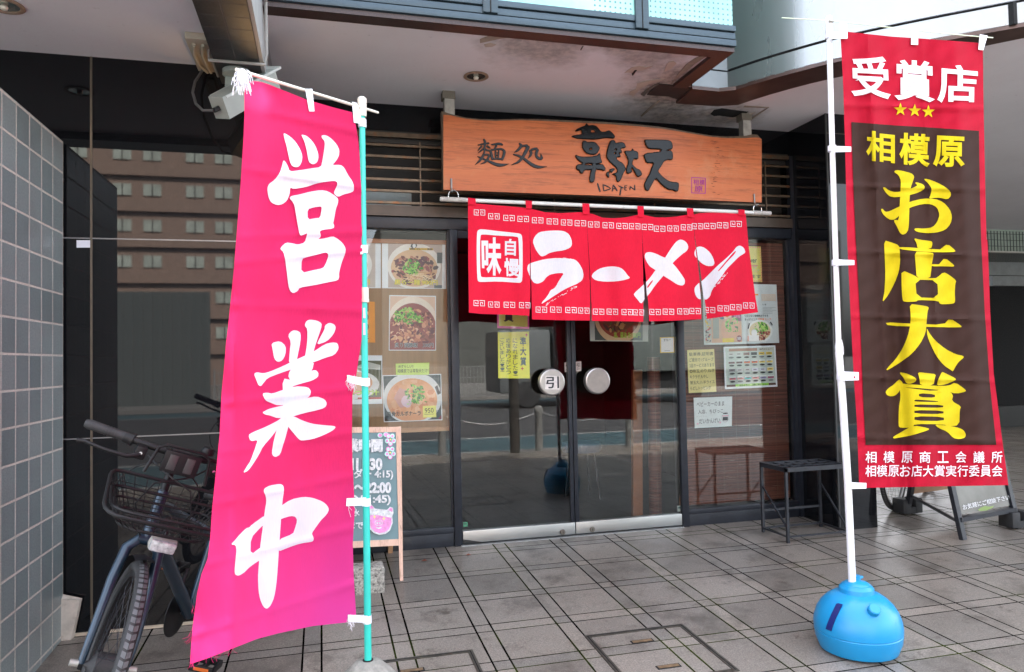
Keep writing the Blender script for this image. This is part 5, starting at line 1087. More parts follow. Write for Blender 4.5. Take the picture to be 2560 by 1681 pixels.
# ------------------------------------------------------------------ A-frame chalkboard by the left window
t = thing('chalkboard_sign', 'wooden A-frame chalkboard with opening hours and pink pig face beside the pink banner', 'signboard', (.22, -.62, fz(-.62)))
PINE = wood_mat('pale_pine', (.62, .38, .28), (.74, .50, .39), .55, 0, 2)
ft = floor_at(1007, 1452); y0 = ft.y; z0 = ft.z
def CB(px, py, k=0.0):     # the leaning front plane of the board
    n_ = Vector((0, -1, .17)).normalized(); return on_plane(px, py, Vector((0, y0, z0))+n_*k, n_)
K = lambda x, y: (860+x/5.211, 1060+y/5.211)
n_ = Vector((0, -1, .17)).normalized(); th = -n_*.024
def cbp(q, pts, m, d=th, k=0.0): q.prism([CB(*K(x, y), k) for x, y in pts], m, d)
q = MB(); cbp(q, [(675, 40), (742, 32), (800, 1563), (766, 2050), (735, 2050)][:2]+[(772, 2045), (728, 2050), (690, 600)], PINE); q.build('side_post', t)
q = MB(); cbp(q, [(-250, 60), (-190, 60), (-150, 2055), (-200, 2055)], PINE); q.build('side_post', t)
q = MB(); cbp(q, [(-190, 45), (676, 40), (677, 108), (-190, 122)], PINE, th, -.001); q.build('rail', t)
q = MB(); cbp(q, [(-165, 1545), (722, 1500), (725, 1585), (-165, 1632)], PINE, th, -.001); q.build('rail', t)
CHB = M('slate_blackboard', (.115, .205, .225), .35, var=.18, vs=3, rvar=.25)
q = MB(); cbp(q, [(-190, 118), (680, 105), (724, 1505), (-165, 1548)], CHB, -n_*.01, -.006); q.build('slate', t)
q = MB(); a = CB(*K(700, 60)); e = CB(*K(690, 1600)); q.bar((a.x-.02, a.y+.03, a.z), (a.x-.02, a.y+.42, z0+.02), .03, .03, WFR); q.bar((a.x-.42, a.y+.03, a.z), (a.x-.42, a.y+.42, z0+.02), .03, .03, WFR); q.bar((a.x-.42, a.y+.36, z0+.2), (a.x-.02, a.y+.36, z0+.2), .03, .02, WFR); q.build('rear_leg', t)
CHK = M('chalk_white', (.62, .62, .63), .9, var=.3, vs=60); CHP = M('chalk_pink', (.75, .28, .55), .9, var=.2, vs=50); CHG = M('chalk_mint', (.45, .78, .72), .9, var=.2, vs=50); CHY = M('chalk_yellow', (.75, .7, .25), .9)
q = MB(); nn = [0]
def chalk(pts, m):
    nn[0] += 1; v_, f_ = tri([[K(x, y) for x, y in pts]]); q.add([CB(x, y, .0052+.00012*nn[0]) for x, y in v_], f_, m)
def chtext(tx, x0, y0_, x1, y1, m=CHK, bold=.03):
    nn[0] += 1; v_, f_ = textmesh(tx, bold); v_ = in_quad(v_, [K(x0, y0_), K(x1, y0_), K(x1, y1), K(x0, y1)]); q.add([CB(x, y, .0052+.00012*nn[0]+.0003*z_) for x, y, z_ in v_], f_, m)
def chell(cx, cy, rx, ry, m, n=20): chalk([(cx+rx*math.cos(6.2832*i/n), cy+ry*math.sin(6.2832*i/n)) for i in range(n)], m)
chtext('営業時間', -130, 190, 505, 370, CHK, .055)
chtext('AM11:30', -120, 445, 500, 605, CHK, .05); chtext('(オーダー 4:15)', -150, 585, 640, 730, CHK, .03); chtext('PM5～22:00', -130, 760, 615, 905, CHK, .05); chtext('(L.O.21:45)', -100, 925, 610, 1060, CHK, .04); chtext('定休 水', -100, 1115, 205, 1205, CHK, .03); chtext('まで', 60, 1275, 250, 1370, CHK, .04)
for cx_, cy_ in ((470, 150), (545, 140)): chell(cx_, cy_, 34, 32, CHG); chell(cx_, cy_, 24, 22, CHP)
for cx_, cy_, r_ in ((605, 205, 62), (602, 375, 62)):
    for k in range(5):
        a_ = k*1.2566+.3; chell(cx_+r_*.72*math.cos(a_), cy_+r_*.9*math.sin(a_), r_*.48, r_*.52, CHP if k % 2 else CHG, 12); chell(cx_+r_*.72*math.cos(a_), cy_+r_*.9*math.sin(a_), r_*.28, r_*.32, CHG if k % 2 else CHP, 12)
    chell(cx_, cy_, 14, 14, CHY, 8)
chalk([(320, 1100), (345, 1040), (405, 1105), (560, 1120), (600, 1080), (640, 1095), (645, 1160), (630, 1200), (635, 1290), (600, 1390), (540, 1435), (460, 1448), (390, 1425), (335, 1370), (310, 1290), (315, 1180)], CHK)
chalk([(328, 1190), (440, 1190), (618, 1225), (618, 1300), (585, 1375), (530, 1412), (460, 1425), (400, 1405), (350, 1350), (325, 1280)], CHP); chalk([(340, 1060), (360, 1062), (395, 1102), (335, 1108)], CHP); chalk([(575, 1122), (605, 1092), (630, 1105), (630, 1150)], CHP)
for cx_, cy_ in ((397, 1212), (520, 1235)): chalk([(cx_, cy_-32), (cx_+8, cy_-8), (cx_+26, cy_), (cx_+8, cy_+8), (cx_, cy_+32), (cx_-8, cy_+8), (cx_-26, cy_), (cx_-8, cy_-8)], CHY)
chell(452, 1290, 52, 40, CHK); chell(452, 1290, 44, 33, CHP); chell(434, 1292, 12, 16, CHK, 10); chell(470, 1292, 12, 16, CHK, 10); chalk([(415, 1340), (450, 1352), (490, 1340), (485, 1360), (450, 1370), (420, 1360)], CHK)
q.build('chalk_drawing', t)
# granite block behind the banner
bp = floor_at(965, 1480); t = thing('stone_block', 'speckled rough granite block lying on the paving beside the turquoise pole', 'stone', (bp.x-.12, bp.y+.06, fz(bp.y)))
q = MB(); q.box((bp.x-.44, bp.y-.01, fz(bp.y)-.01), (bp.x-.005, bp.y+.13, fz(bp.y)+.145), M('speckled_granite', (.34, .32, .28), .85, var=.45, vs=95, bmp=.8, bs=90, dark=(.10, .09, .08), dth=(.5, .6), ds=45), .018); q.build('block', t)

# ------------------------------------------------------------------ umbrella rack at the right window
t = thing('umbrella_rack', 'empty black metal umbrella rack standing under the right window', 'rack', (3.3, -.5, fz(-.5)))
x0, x1, yf, yb = 3.045, 3.525, -.655, -.37; zt_ = at(1978, 1170, -.655).z; zf = fz(-.5)
for x in (x0, x1):
    for y in (yf, yb): q = MB(); q.bar((x, y, fz(y)), (x, y, zt_), .018, .018, BLACKMET, (0, 1, 0)); q.build('leg', t)
q = MB()
for y in (yf, yb): q.bar((x0-.009, y, zt_-.012), (x1+.009, y, zt_-.012), .018, .03, BLACKMET)
for x in (x0, x1): q.bar((x, yf, zt_-.012), (x, yb, zt_-.012), .018, .03, BLACKMET)
for k in range(1, 5): q.bar((x0+(x1-x0)*k/5, yf, zt_-.006), (x0+(x1-x0)*k/5, yb, zt_-.006), .008, .008, BLACKMET)
for k in range(1, 3): q.bar((x0, yf+(yb-yf)*k/3, zt_-.004), (x1, yf+(yb-yf)*k/3, zt_-.004), .008, .008, BLACKMET)
q.build('top_grid', t)
q = MB(); q.bar((x0, yb, zf+.16), (x1, yb, zf+.16), .015, .015, BLACKMET)
q.bar((x0, yb, zt_-.16), (x0, yf, zf+.09), .008, .012, BLACKMET); q.bar((x1, yb, zt_-.16), (x1, yf, zf+.05), .008, .012, BLACKMET)
for a_, b_ in (((x0, yf), (x1, yf)), ((x0, yb), (x1, yb)), ((x0, yf), (x0, yb)), ((x1, yf), (x1, yb))): q.bar((*a_, zf+.035), (*b_, zf+.035), .008, .012, BLACKMET)
q.build('brace', t)

# ------------------------------------------------------------------ black A-frame sign and bicycle at the far right
FA = [floor_at(2408, 1350), floor_at(2545, 1322)]
t = thing('sidewalk_sign', 'black A-frame sign with chalk writing behind the award banner', 'signboard', (FA[0].x, FA[0].y, FA[0].z))
hd = (FA[1]-FA[0]); hd.z = 0; hd.normalize(); bk = Vector((-hd.y, hd.x, 0)); H_ = 1.02
a0, b0 = FA[0], FA[1]; at_, bt = a0+bk*.20+Vector((0, 0, H_)), b0+bk*.20+Vector((0, 0, H_))
for p_, q_ in ((a0, at_), (b0, bt)): q = MB(); q.bar(p_, q_, .042, .03, BLACKMET, bk); q.build('leg', t)
c0, d0 = floor_at(2268, 1285), floor_at(2268, 1285)+hd*(b0-a0).length
for p_, q_ in ((c0, at_+bk*.03), (d0, bt+bk*.03)): q = MB(); q.bar(p_, q_, .042, .03, BLACKMET, bk); q.build('leg', t)
lp = lambda u, v: (a0.lerp(at_, v)).lerp(b0.lerp(bt, v), u)
q = MB(); q.bar(lp(0, .13), lp(1, .13), .03, .045, BLACKMET, bk); q.build('rail', t); q = MB(); q.bar(lp(0, .97), lp(1, .97), .03, .045, BLACKMET, bk); q.build('rail', t)
q = MB(); q.prism([lp(.07, .16), lp(.95, .16), lp(.95, .95), lp(.07, .95)], M('grey_film_panel', (.13, .13, .12), .18, var=.3, vs=3), bk*.008)
q.prism([lp(.40, .158)-bk*.002, lp(.52, .155)-bk*.002, lp(.62, .165)-bk*.002, lp(.66, .178)-bk*.002, lp(.58, .176)-bk*.002, lp(.50, .186)-bk*.002, lp(.42, .180)-bk*.002, lp(.36, .170)-bk*.002], M('green_smear', (.16, .24, .05), .5), bk*.001)
v_, f_ = textmesh('お気軽にご相談下さい', .012)
q.add([lp(.10+.088*x, .188+.036*y+.0015*x)-bk*(.003+.0003*z_) for x, y, z_ in v_], f_, CHK); q.build('panel', t)
lq = lambda u, v: (c0.lerp(at_, v)).lerp(d0.lerp(bt, v), u)
q = MB(); q.prism([lq(.06, .17), lq(.94, .165), lq(.94, .95), lq(.06, .95)], M('tan_board', (.45, .27, .17), .6), bk*.008); q.build('rear_panel', t)
q = MB(); q.bar(lq(0, .16), lp(0, .12)+bk*.02, .012, .02, BLACKMET); q.build('stay', t)
for c in (c0, b0+bk*.02):
    q = MB(); q.box((c.x-.085, c.y-.06, fz(c.y)+.012), (c.x-.012, c.y+.06, fz(c.y)+.125), RUBBER, .012); q.box((c.x+.03, c.y-.06, fz(c.y)+.012), (c.x+.095, c.y+.06, fz(c.y)+.125), RUBBER, .012); q.box((c.x-.03, c.y-.055, fz(c.y)+.012), (c.x+.05, c.y+.055, fz(c.y)+.06), RUBBER); q.build('foot_weight', t)

BLK_ = M('black_bike_part', (.009, .009, .010), .45, var=.2, spec=.3)
def wheel(par, name, c, Rr, ax, seed=0, local=False, rimm=CHROME, tw=.019, spokes=32, hubr=.03):
    """tyre and rim with spokes, axle along ax"""
    ax = Vector(ax).normalized(); u = Vector((0, 0, 1)); u = (u-ax*u.dot(ax)).normalized(); w_ = ax.cross(u); c = Vector(c); n = 56
    ring = lambda r_, o_: [c+ax*o_+(u*math.cos(6.28318*i/n)+w_*math.sin(6.28318*i/n))*r_ for i in range(n)]
    q = MB(); q.tube(ring(Rr-tw, 0), tw, RUBBER, 12, closed=True)
    TRD = M('worn_tyre_tread', (.10, .105, .11), .8, var=.2, vs=40)
    for i in range(84):
        a_ = 6.28318*i/84
        for sg in (-1, 1):
            P_ = lambda da, o_: c+ax*(sg*o_)+(u*math.cos(a_+da)+w_*math.sin(a_+da))*(Rr-tw+math.sqrt(max(0, (tw+.0009)**2-o_**2)))
            q.poly([P_(0, .0008), P_(.052, .0008), P_(.033, .0135), P_(-.017, .0135)], TRD)
    wo_ = q.build(name, par, 50, local)
    q = MB(); q.lathe([(Rr-tw*2-.014, -.009), (Rr-tw*2+.004, -.012), (Rr-tw*2+.004, .012), (Rr-tw*2-.014, .009), (Rr-tw*2-.014, -.009)], c, rimm, 56, ax, None, False); q.build('rim', wo_, 40, local)
    q = MB(); q.lathe([(.006, -.06), (.012, -.05), (hubr, -.032), (hubr, .032), (.012, .05), (.006, .06)], c, RUBBER, 20, ax); q.build('hub', wo_, 40, local)
    q = MB()
    for i in range(spokes):
        a_ = 6.28318*i/spokes; b_ = a_+(.55 if i % 4 < 2 else -.55); sd = .03 if i % 2 else -.03
        q.tube([c+ax*sd+(u*math.cos(b_)+w_*math.sin(b_))*hubr, c+(u*math.cos(a_)+w_*math.sin(a_))*(Rr-tw*2-.008)], .0011, BLACKMET if rimm is BLK_ else CHROME, 4)
    q.build('spokes', wo_, 40, local)
    return wo_
wc = floor_at(2237, 1274)
t = thing('parked_bicycle', 'bicycle with silver rims parked behind the black sandwich board', 'bicycle', wc)
dv = Vector((.85, .53, 0)).normalized(); axv = Vector((-dv.y, dv.x, 0)); R2 = .33
for k, nm in ((0, 'wheel'), (.95, 'wheel')): wheel(t, nm, wc+dv*k+Vector((0, 0, R2)), R2, axv, 0, False, M('silver_rim', (.62, .63, .64), .35, .1))
SIL = M('silver_bike_paint', (.4, .42, .44), .35, .4)
q = MB(); e_ = lambda x, z: wc+dv*x+Vector((0, 0, z))
for p_, q_ in (((0, R2), (.18, .62)), ((.22, .6), (.5, .28)), ((.5, .28), (.6, .68)), ((.5, .28), (.95, R2)), ((.95, R2), (.6, .6)), ((.18, .62), (.22, .8))): q.tube([e_(*p_), e_(*q_)], .015, SIL)
q.build('frame', t)
q = MB(); q.tube([e_(.22, .8)-axv*.25, e_(.22, .82), e_(.22, .8)+axv*.25], .011, CHROME); q.build('handlebar', t)
q = MB(); q.box((-.11, -.06, 0), (.11, .06, .05), RUBBER, .02, Matrix.Translation(e_(.62, .7))); q.build('saddle', t)

# ------------------------------------------------------------------ dark bicycle on the left
fh = at(240, 1655, -2.28); hd = Vector((-.30, -.95, 0)).normalized(); BSC = 1.03
WB = 1.06; WR = .335
yaw = math.atan2(hd.y, hd.x); lean = R(-11)
rz = fh-hd*WB; rot = Matrix.Rotation(yaw, 4, 'Z') @ Matrix.Rotation(lean, 4, 'X')
base = Vector((fh.x, fh.y, 0))-(rot @ Vector((WB*BSC, 0, WR*BSC))); base = Vector((base.x, base.y, fz(base.y)-.02))
t = thing('dark_bicycle', 'dark blue bicycle with black wire front basket leaning between tiled wall and pink banner', 'bicycle', base)
t.matrix_world = Matrix.Translation(base) @ rot; t.rotation_euler = rot.to_euler()
t.scale = (BSC,)*3
BLUE = M('dark_blue_bike_paint', (.016, .036, .060), .32, .3, var=.2, vs=14, coat=.2)
BLK = M('black_bike_part', (.009, .009, .010), .45, var=.2, spec=.3)
hx, hz = .885, .70                                     # fork crown; the head tube leans back from here
sa = Vector((-.342, 0, .94)); ST = Matrix.Translation(Vector((hx, 0, hz))) @ Matrix.Rotation(R(34), 4, sa) @ Matrix.Translation(Vector((-hx, 0, -hz)))
L = lambda q, nm, par=t, ang=40: q.build(nm, par, ang, True)
hb, ht_ = Vector((hx, 0, hz))+sa*.02, Vector((hx, 0, hz))+sa*.17
q = MB(); q.tube([hb, ht_], .021, BLUE, 14); bbk = Vector((.43, 0, .28)); sc = Vector((.30, 0, .68))
q.tube([hb+sa*.03, bbk], .024, BLUE, 14); q.tube([hb+sa*.11, bbk.lerp(sc, .75)], .017, BLUE, 12); q.tube([bbk, sc], .017, BLUE, 12)
for sg in (-1, 1): q.tube([bbk+Vector((0, sg*.03, 0)), Vector((0, sg*.06, WR))], .010, BLUE, 10); q.tube([sc+Vector((0, sg*.012, -.1)), Vector((0, sg*.06, WR))], .008, BLUE, 10)
v_, f_ = textmesh('CITY', .02)
L(q, 'frame')
wheel(t, 'rear_wheel', (0, 0, WR), WR, (0, 1, 0), 1, True, BLK)
wf = wheel(t, 'front_wheel', (0, 0, 0), WR, (0, 1, 0), 2, True, BLK, .021, 36, .042)
WM = ST @ Matrix.Translation(Vector((WB, 0, WR)))
for o in [wf]+list(wf.children):
    for v in o.data.vertices: v.co = WM @ v.co
q = MB(); cr = Vector((hx, 0, hz))
for sg in (-1, 1): q.tube([cr+Vector((-.0, sg*.02, .0)), cr+Vector((.012, sg*.052, -.035)), cr+Vector((.05, sg*.062, -.13)), Vector((WB-.03, sg*.068, WR+.09)), Vector((WB, sg*.068, WR))], [.017, .018, .0165, .0125, .011], BLUE, 14)
q.tube([cr+Vector((0, -.03, 0)), cr+Vector((0, .03, 0))], .02, BLUE, 12); q.tube([cr, cr+sa*.03], .02, BLUE, 12)
q.xf(ST); fk = L(q, 'fork')
for sg in (-1, 1): q = MB(); q.tube([(WB, sg*.075, WR), (WB, sg*.1, WR)], .011, GAL, 10); q.xf(ST); L(q, 'axle_nut', fk)
q = MB(); n = 26; vs = []
for i in range(n+1):
    a_ = R(93)+R(118)*i/n; rr = WR+.018
    for j in range(7): w_ = (j-3)/3; vs.append((WB+rr*math.cos(a_)-(0)*.0, w_*.032, WR+rr*math.sin(a_)-.010*w_*w_*math.sin(a_)))
q.add(vs, [(i*7+j, i*7+j+1, (i+1)*7+j+1, (i+1)*7+j) for i in range(n) for j in range(6)], BLK)
q.xf(ST); L(q, 'mudguard', fk)
q = MB()
for sg in (-1, 1): q.tube([(WB-.01, sg*.072, WR+.01), (WB+WR*math.cos(R(150))-.0, sg*.05, WR+WR*math.sin(R(150)))], .0028, BLK, 6)
q.xf(ST); L(q, 'mudguard_stay', fk)
q = MB(); stp = cr+sa*.30; q.tube([cr+sa*.17, stp], .014, BLK, 12); q.tube([stp, stp+Vector((.06, 0, .015))], .017, BLK, 12); hc = stp+Vector((.065, 0, .017))
q.tube([hc+Vector((0, -.028, 0)), hc+Vector((0, .028, 0))], .024, BLK, 14); q.xf(ST); stm = L(q, 'stem')
q = MB(); hp = [hc+Vector((-.055*abs(y_/.30)**1.6, y_, .012*abs(y_)/.3)) for y_ in (-.30, -.22, -.14, -.05, .05, .14, .22, .30)]; q.tube(hp, .0125, BLK, 14); q.xf(ST); hbr = L(q, 'handlebar')
for sg in (-1, 1):
    e0 = hc+Vector((-.055, sg*.30, .012)); e1 = hc+Vector((-.028, sg*.185, .008)); q = MB(); q.tube([e0+(e0-e1)*.12, e0, e0.lerp(e1, .1), e0.lerp(e1, .55), e1], [.013, .0175, .0175, .0165, .0165], RUBBER, 16)
    for k in range(4): p_ = e0.lerp(e1, .45+.09*k); q.tube([p_, p_.lerp(e1, .06)], .0182, RUBBER, 16)
    q.xf(ST); L(q, 'grip', hbr)
    g1 = e1; g2 = hc+Vector((-.02, sg*.155, .006)); q = MB(); q.tube([g1, g2], .0205, BLK, 16); q.tube([g1.lerp(g2, .7), g1.lerp(g2, .95)], .0225, BLK, 16); q.xf(ST); L(q, 'shifter', hbr)
    q = MB(); l0 = hc+Vector((.012, sg*.125, -.012)); q.box((-.018, -.018, -.03), (.022, .018, .016), BLK, .006, Matrix.Translation(l0)); q.tube([l0+Vector((.02, sg*.0, -.012)), l0+Vector((.035, sg*.04, -.024)), l0+Vector((.028, sg*.11, -.022)), l0+Vector((.018, sg*.175, -.014)), l0+Vector((.012, sg*.195, -.018))], [.009, .007, .0065, .0065, .008], BLK, 10)
    q.lathe([(0, 0), (.0055, 0), (.0055, .003), (0, .003)], l0+Vector((.022, 0, -.006)), CHROME, 12, (1, 0, 0)); q.xf(ST); L(q, 'brake_lever', hbr)
q = MB(); b0_ = hc+Vector((.0, .085, .014)); q.lathe([(.005, 0), (.005, .012), (.022, .014), (.024, .026), (.018, .038), (0, .041)], b0_, BLK, 24); q.xf(ST); L(q, 'bell', hbr)
q = MB()
for sg in (-1, 1):
    s0 = hc+Vector((.03, sg*.10, -.02)); q.tube([s0, s0+Vector((.07, -sg*.05, -.02)), s0+Vector((.10, -sg*.16, -.06)), cr+Vector((.09, -sg*.09, .14)), cr+Vector((.04, -sg*.03, .02))], .0028, BLK, 6)
lp_ = [hc+Vector((.02, -.02+.14*math.cos(a_), -.16+.13*math.sin(a_))) for a_ in [i*.35-.4 for i in range(15)]]; q.tube(lp_, .0025, BLK, 6)
q.xf(ST); L(q, 'cable', hbr)
# wire basket on the front
q = MB(); bk0 = cr+Vector((.06, 0, .11)); WIRE = BLK
def lev(f, r_, front_only=False):
    hw = .135+.06*f; dp = .20+.075*f; z_ = .095*f; pts = []
    fr = dp; rad_ = .06
    for cx_, cy_, a0_ in ((fr-rad_, hw-rad_, 0), (rad_*.6, hw-rad_*.6, 90), (rad_*.6, -hw+rad_*.6, 180), (fr-rad_, -hw+rad_, 270)):
        rr_ = rad_ if cx_ > .1 else rad_*.6
        for k in range(5): a_ = R(a0_+22.5*k); pts.append(bk0+Vector((cx_+rr_*math.cos(a_), cy_+rr_*math.sin(a_), z_)))
    return pts
for f, r_ in ((0, .0055), (.36, .0045), (.70, .0055)): q.tube(lev(f, r_), r_, WIRE, 8, closed=True)
top = lev(1.0, .006); q.tube([p_+Vector((0, 0, .02-.06*min(1, max(0, (p_.x-bk0.x)/.27)))) for p_ in top], .006, WIRE, 8, closed=True)
q.tube([bk0+Vector((.0, -.10, .13)), bk0+Vector((-.005, -.085, .22)), bk0+Vector((-.005, -.06, .235)), bk0+Vector((-.005, .06, .235)), bk0+Vector((-.005, .085, .22)), bk0+Vector((0, .10, .13))], .0055, WIRE, 8)
lo_ = lev(0, 0); mi = lev(1.0, 0)
for i in range(len(lo_)):
    q.tube([lo_[i], mi[i]+Vector((0, 0, .02-.06*min(1, max(0, (mi[i].x-bk0.x)/.27))))], .0016, WIRE, 5)
for k in range(9): y_ = -.16+.04*k; f0 = bk0+Vector((.005, y_*.72, 0)); q.tube([bk0+Vector((.002, y_, .11)), f0, bk0+Vector((.198, y_*.72, 0)), bk0+Vector((.262, y_, .062))], .0014, WIRE, 5)
for k in range(5): x_ = .03+.04*k; q.tube([bk0+Vector((x_, -.125, 0)), bk0+Vector((x_, .125, 0))], .0014, WIRE, 5)
for f in (.18, .52, .86):
    pts = lev(f, 0); q.tube(pts[5:16], .0014, WIRE, 5)
q.xf(ST); bsk = L(q, 'basket')
q = MB(); q.box((-.012, -.06, .145), (.006, .06, .222), BLK, .006, Matrix.Translation(bk0)); q.box((.004, -.042, .157), (.008, -.014, .21), M('pressed_slot', (.05, .05, .05), .4), .002, Matrix.Translation(bk0)); q.box((.004, .014, .157), (.008, .042, .21), M('pressed_slot', (.05, .05, .05), .4), .002, Matrix.Translation(bk0)); q.xf(ST); L(q, 'mounting_plate', bsk)
q = MB(); l_ = bk0+Vector((.15, .02, -.045)); q.box((-.03, -.044, -.023), (.02, .044, .023), GAL, .0195, Matrix.Translation(l_)); q.tube([l_+Vector((-.02, -.0, .02)), bk0+Vector((.1, .02, 0))], .008, BLK, 8); q.lathe([(.02, -.01), (.02, .012)], bk0+Vector((.1, .01, .012)), BLK, 16, (1, 0, 0))
q.xf(ST); hl = L(q, 'headlight', bsk)
q = MB(); q.box((.004, -.040, -.019), (.026, .040, .019), M('clear_lens', (.5, .52, .54), .1, .3, var=.5, vs=60), .010, Matrix.Translation(l_)); q.xf(ST); L(q, 'lens', hl)
q = MB(); q.box((-.02, .05, .14), (-.012, .075, .19), M('orange_reflector', (.6, .13, .02), .3), .003, Matrix.Translation(Vector((.2, .02, .38)))); L(q, 'reflector')
q = MB(); q.lathe([(.02, .045), (.09, .047), (.1, .05), (.1, .053), (.02, .056)], (bbk.x, 0, bbk.z), BLK, 36, (0, -1, 0)); L(q, 'chainring')
for sg, dx, dz in ((1, .10, -.14), (-1, -.10, .14)):
    q = MB(); pe = bbk+Vector((dx, sg*.085, dz)); q.tube([bbk+Vector((0, sg*.07, 0)), pe], .010, BLK, 8); co_ = L(q, 'crank')
    q = MB(); pc = pe+Vector((0, sg*.06, 0)); m_ = Matrix.Translation(pc)
    for yy in (-.045, 0, .045): q.box((-.042, yy-.005, -.013), (.042, yy+.005, .013), BLK, .003, m_)
    for xx in (-.042, .034): q.box((xx, -.05, -.013), (xx+.008, .05, .013), BLK, .003, m_)
    pd = L(q, 'pedal', co_)
    q = MB()
    for xx in (-.0435, .0425): q.box((xx, -.03, -.006), (xx+.001, .03, .006), M('orange_reflector', (.6, .13, .02), .3), 0, m_)
    L(q, 'reflector', pd)
q = MB(); q.tube([(.06, .06, .30), (.02, .13, .12), (-.01, .19, .012), (-.005, .205, -.025)], .0075, BLK, 8); L(q, 'kickstand')
q = MB(); q.tube([sc, sc+Vector((-.02, 0, .05))], .013, BLK, 10); q.box((-.13, -.075, .72), (.13, .075, .76), BLK, .025, Matrix.Translation(Vector((.22, 0, 0)))); L(q, 'saddle')

# ------------------------------------------------------------------ ceiling things: camera, junction box, lamps
CG = M('camera_housing_grey', (.34, .37, .34), .45, .1, var=.08)
t = thing('security_camera', 'grey box security camera on a swivel bracket under the tiled beam', 'camera', (-.38, -1.16, ZB))
q = MB(); q.lathe([(.062, 0), (.066, -.004), (.066, -.026), (.05, -.032), (0, -.032)], (-.395, -1.2, ZB), CG, 28); q.build('mount', t)
CQ = lambda x, y, Y: at(450+x/5.581, 50+y/5.581, Y)
q = MB(); q.bar(CQ(835, 520, -1.2), CQ(835, 760, -1.2), .045, .03, CG, (0, 1, 0)); q.bar(CQ(700, 640, -1.17), CQ(690, 960, -1.19), .04, .03, CG, (0, 1, 0)); q.build('bracket', t)
h0, h1 = CQ(545, 1230, -1.36), CQ(1270, 830, -1.12); ax_ = (h1-h0).normalized()
q = MB(); q.bar(h0, h1, .085, .105, CG, (0, -.3, 1)); q.bar(h0+Vector((0, -.01, .052))-ax_*.004, h1+Vector((0, -.01, .052))+ax_*.02, .10, .012, M('camera_sunshield', (.50, .53, .50), .4, .1), (0, -.3, 1)); ho = q.build('housing', t)
q = MB(); lc = CQ(800, 880, -1.37); q.lathe([(.022, 0), (.026, .01), (.02, .03)], lc, CHROME, 18, (0, -1, .2)); q.build('swivel_knob', t)
q = MB(); gp = CQ(470, 1265, -1.37); q.tube([gp, h0], .012, BLK, 10); q.tube([CQ(345, 560, -1.02), CQ(330, 680, -1.04), CQ(210, 860, -1.1), CQ(175, 1010, -1.18), CQ(220, 1170, -1.28), CQ(320, 1265, -1.35), gp], .0065, M('cable_dark_grey', (.09, .09, .09), .5), 10); q.build('cable', t)
t = thing('junction_box', 'beige cable junction box where soffit and granite meet beside the beam', 'box', CQ(320, 400, -1.03))
BG_ = M('beige_plastic_box', (.42, .38, .30), .5, var=.08)
jx = onz(492, 165, 2.785).x
q = MB(); q.box((jx, -1.40, 2.775), (-.489, -1.004, ZL-.001), BG_, .006); q.build('box', t)
q = MB()
for dx in (0, .038): q.tube([(jx+.035+dx, -1.36, 2.765), (jx+.02+dx, -1.25, 2.762), (jx+.022+dx, -1.12, 2.762), (jx+.05+dx*.4, -1.04, 2.76)], .008, BG_, 8)
q.build('cable', t)
def downlight(px, py, z, label):
    c = onz(px, py, z); t = thing('recessed_downlight', label, 'ceiling light', (c.x, c.y, z), 'recessed ceiling downlights')
    q = MB(); q.lathe([(.058, -.001), (.076, -.002), (.078, -.007), (.072, -.010), (.060, -.009), (.056, -.003)], c, M('rusted_trim_ring', (.30, .21, .15), .5, var=.3, vs=40), 40); q.build('trim_ring', t)
    q = MB(); q.lathe([(.0, -.0035), (.03, -.0045), (.058, -.005), (.058, -.002), (0, -.002)], c, M('downlight_reflector', (.55, .56, .52), .12, .9, var=.2, vs=30), 32); rf = q.build('reflector', t)
    q = MB(); q.lathe([(.0, -.026), (.013, -.022), (.017, -.012), (.012, -.004)], c, M('lamp_glass', (.7, .66, .55), .15), 20); q.build('bulb', t)
downlight(1190, 190, ZS, 'round recessed downlight in the soffit above the wooden sign'); downlight(10, 12, ZL, 'round recessed downlight at the top left corner of the left soffit')
# small lit spotlight on the granite wall behind the pink banner
lp0 = at(648, 345, -1.0); t = thing('wall_spotlight', 'small lit warm spotlight behind the top of the pink banner', 'lamp', lp0)
q = MB(); q.lathe([(.03, 0), (.03, -.02), (.012, -.022), (.012, -.07), (.032, -.075), (.036, -.14)], lp0, BLK, 20, (0, 1, 0)); q.build('body', t)
em = bpy.data.materials.new('lit_lamp_face'); em.use_nodes = True; e_n = em.node_tree.nodes.new('ShaderNodeEmission'); e_n.inputs[0].default_value = (1, .62, .28, 1); e_n.inputs[1].default_value = 3; em.node_tree.links.new(e_n.outputs[0], em.node_tree.nodes['Material Output'].inputs[0])
q = MB(); q.lathe([(.0, -.142), (.034, -.142), (.034, -.138)], lp0, em, 20, (0, 1, 0)); q.build('lamp_face', t)
sp = bpy.data.lights.new('spotlight_glow', 'POINT'); sp.energy = .12; sp.color = (1, .55, .2); sp.shadow_soft_size = .03; so_ = bpy.data.objects.new('spotlight_glow', sp); COL.objects.link(so_); so_.parent = t; so_.location = (-.03, -.19, -.02)
sp2 = bpy.data.lights.new('spotlight_beam', 'SPOT'); sp2.energy = 95; sp2.color = (1, .72, .40); sp2.spot_size = R(7); sp2.spot_blend = 1.0; sp2.shadow_soft_size = .02; so2 = bpy.data.objects.new('spotlight_beam', sp2); COL.objects.link(so2); so2.parent = t; so2.location = (0, -.15, 0)
so2.rotation_euler = (on_plane(640, 238, FLP, FLN)-(lp0+Vector((0, -.15, 0)))).to_track_quat('-Z', 'Y').to_euler()
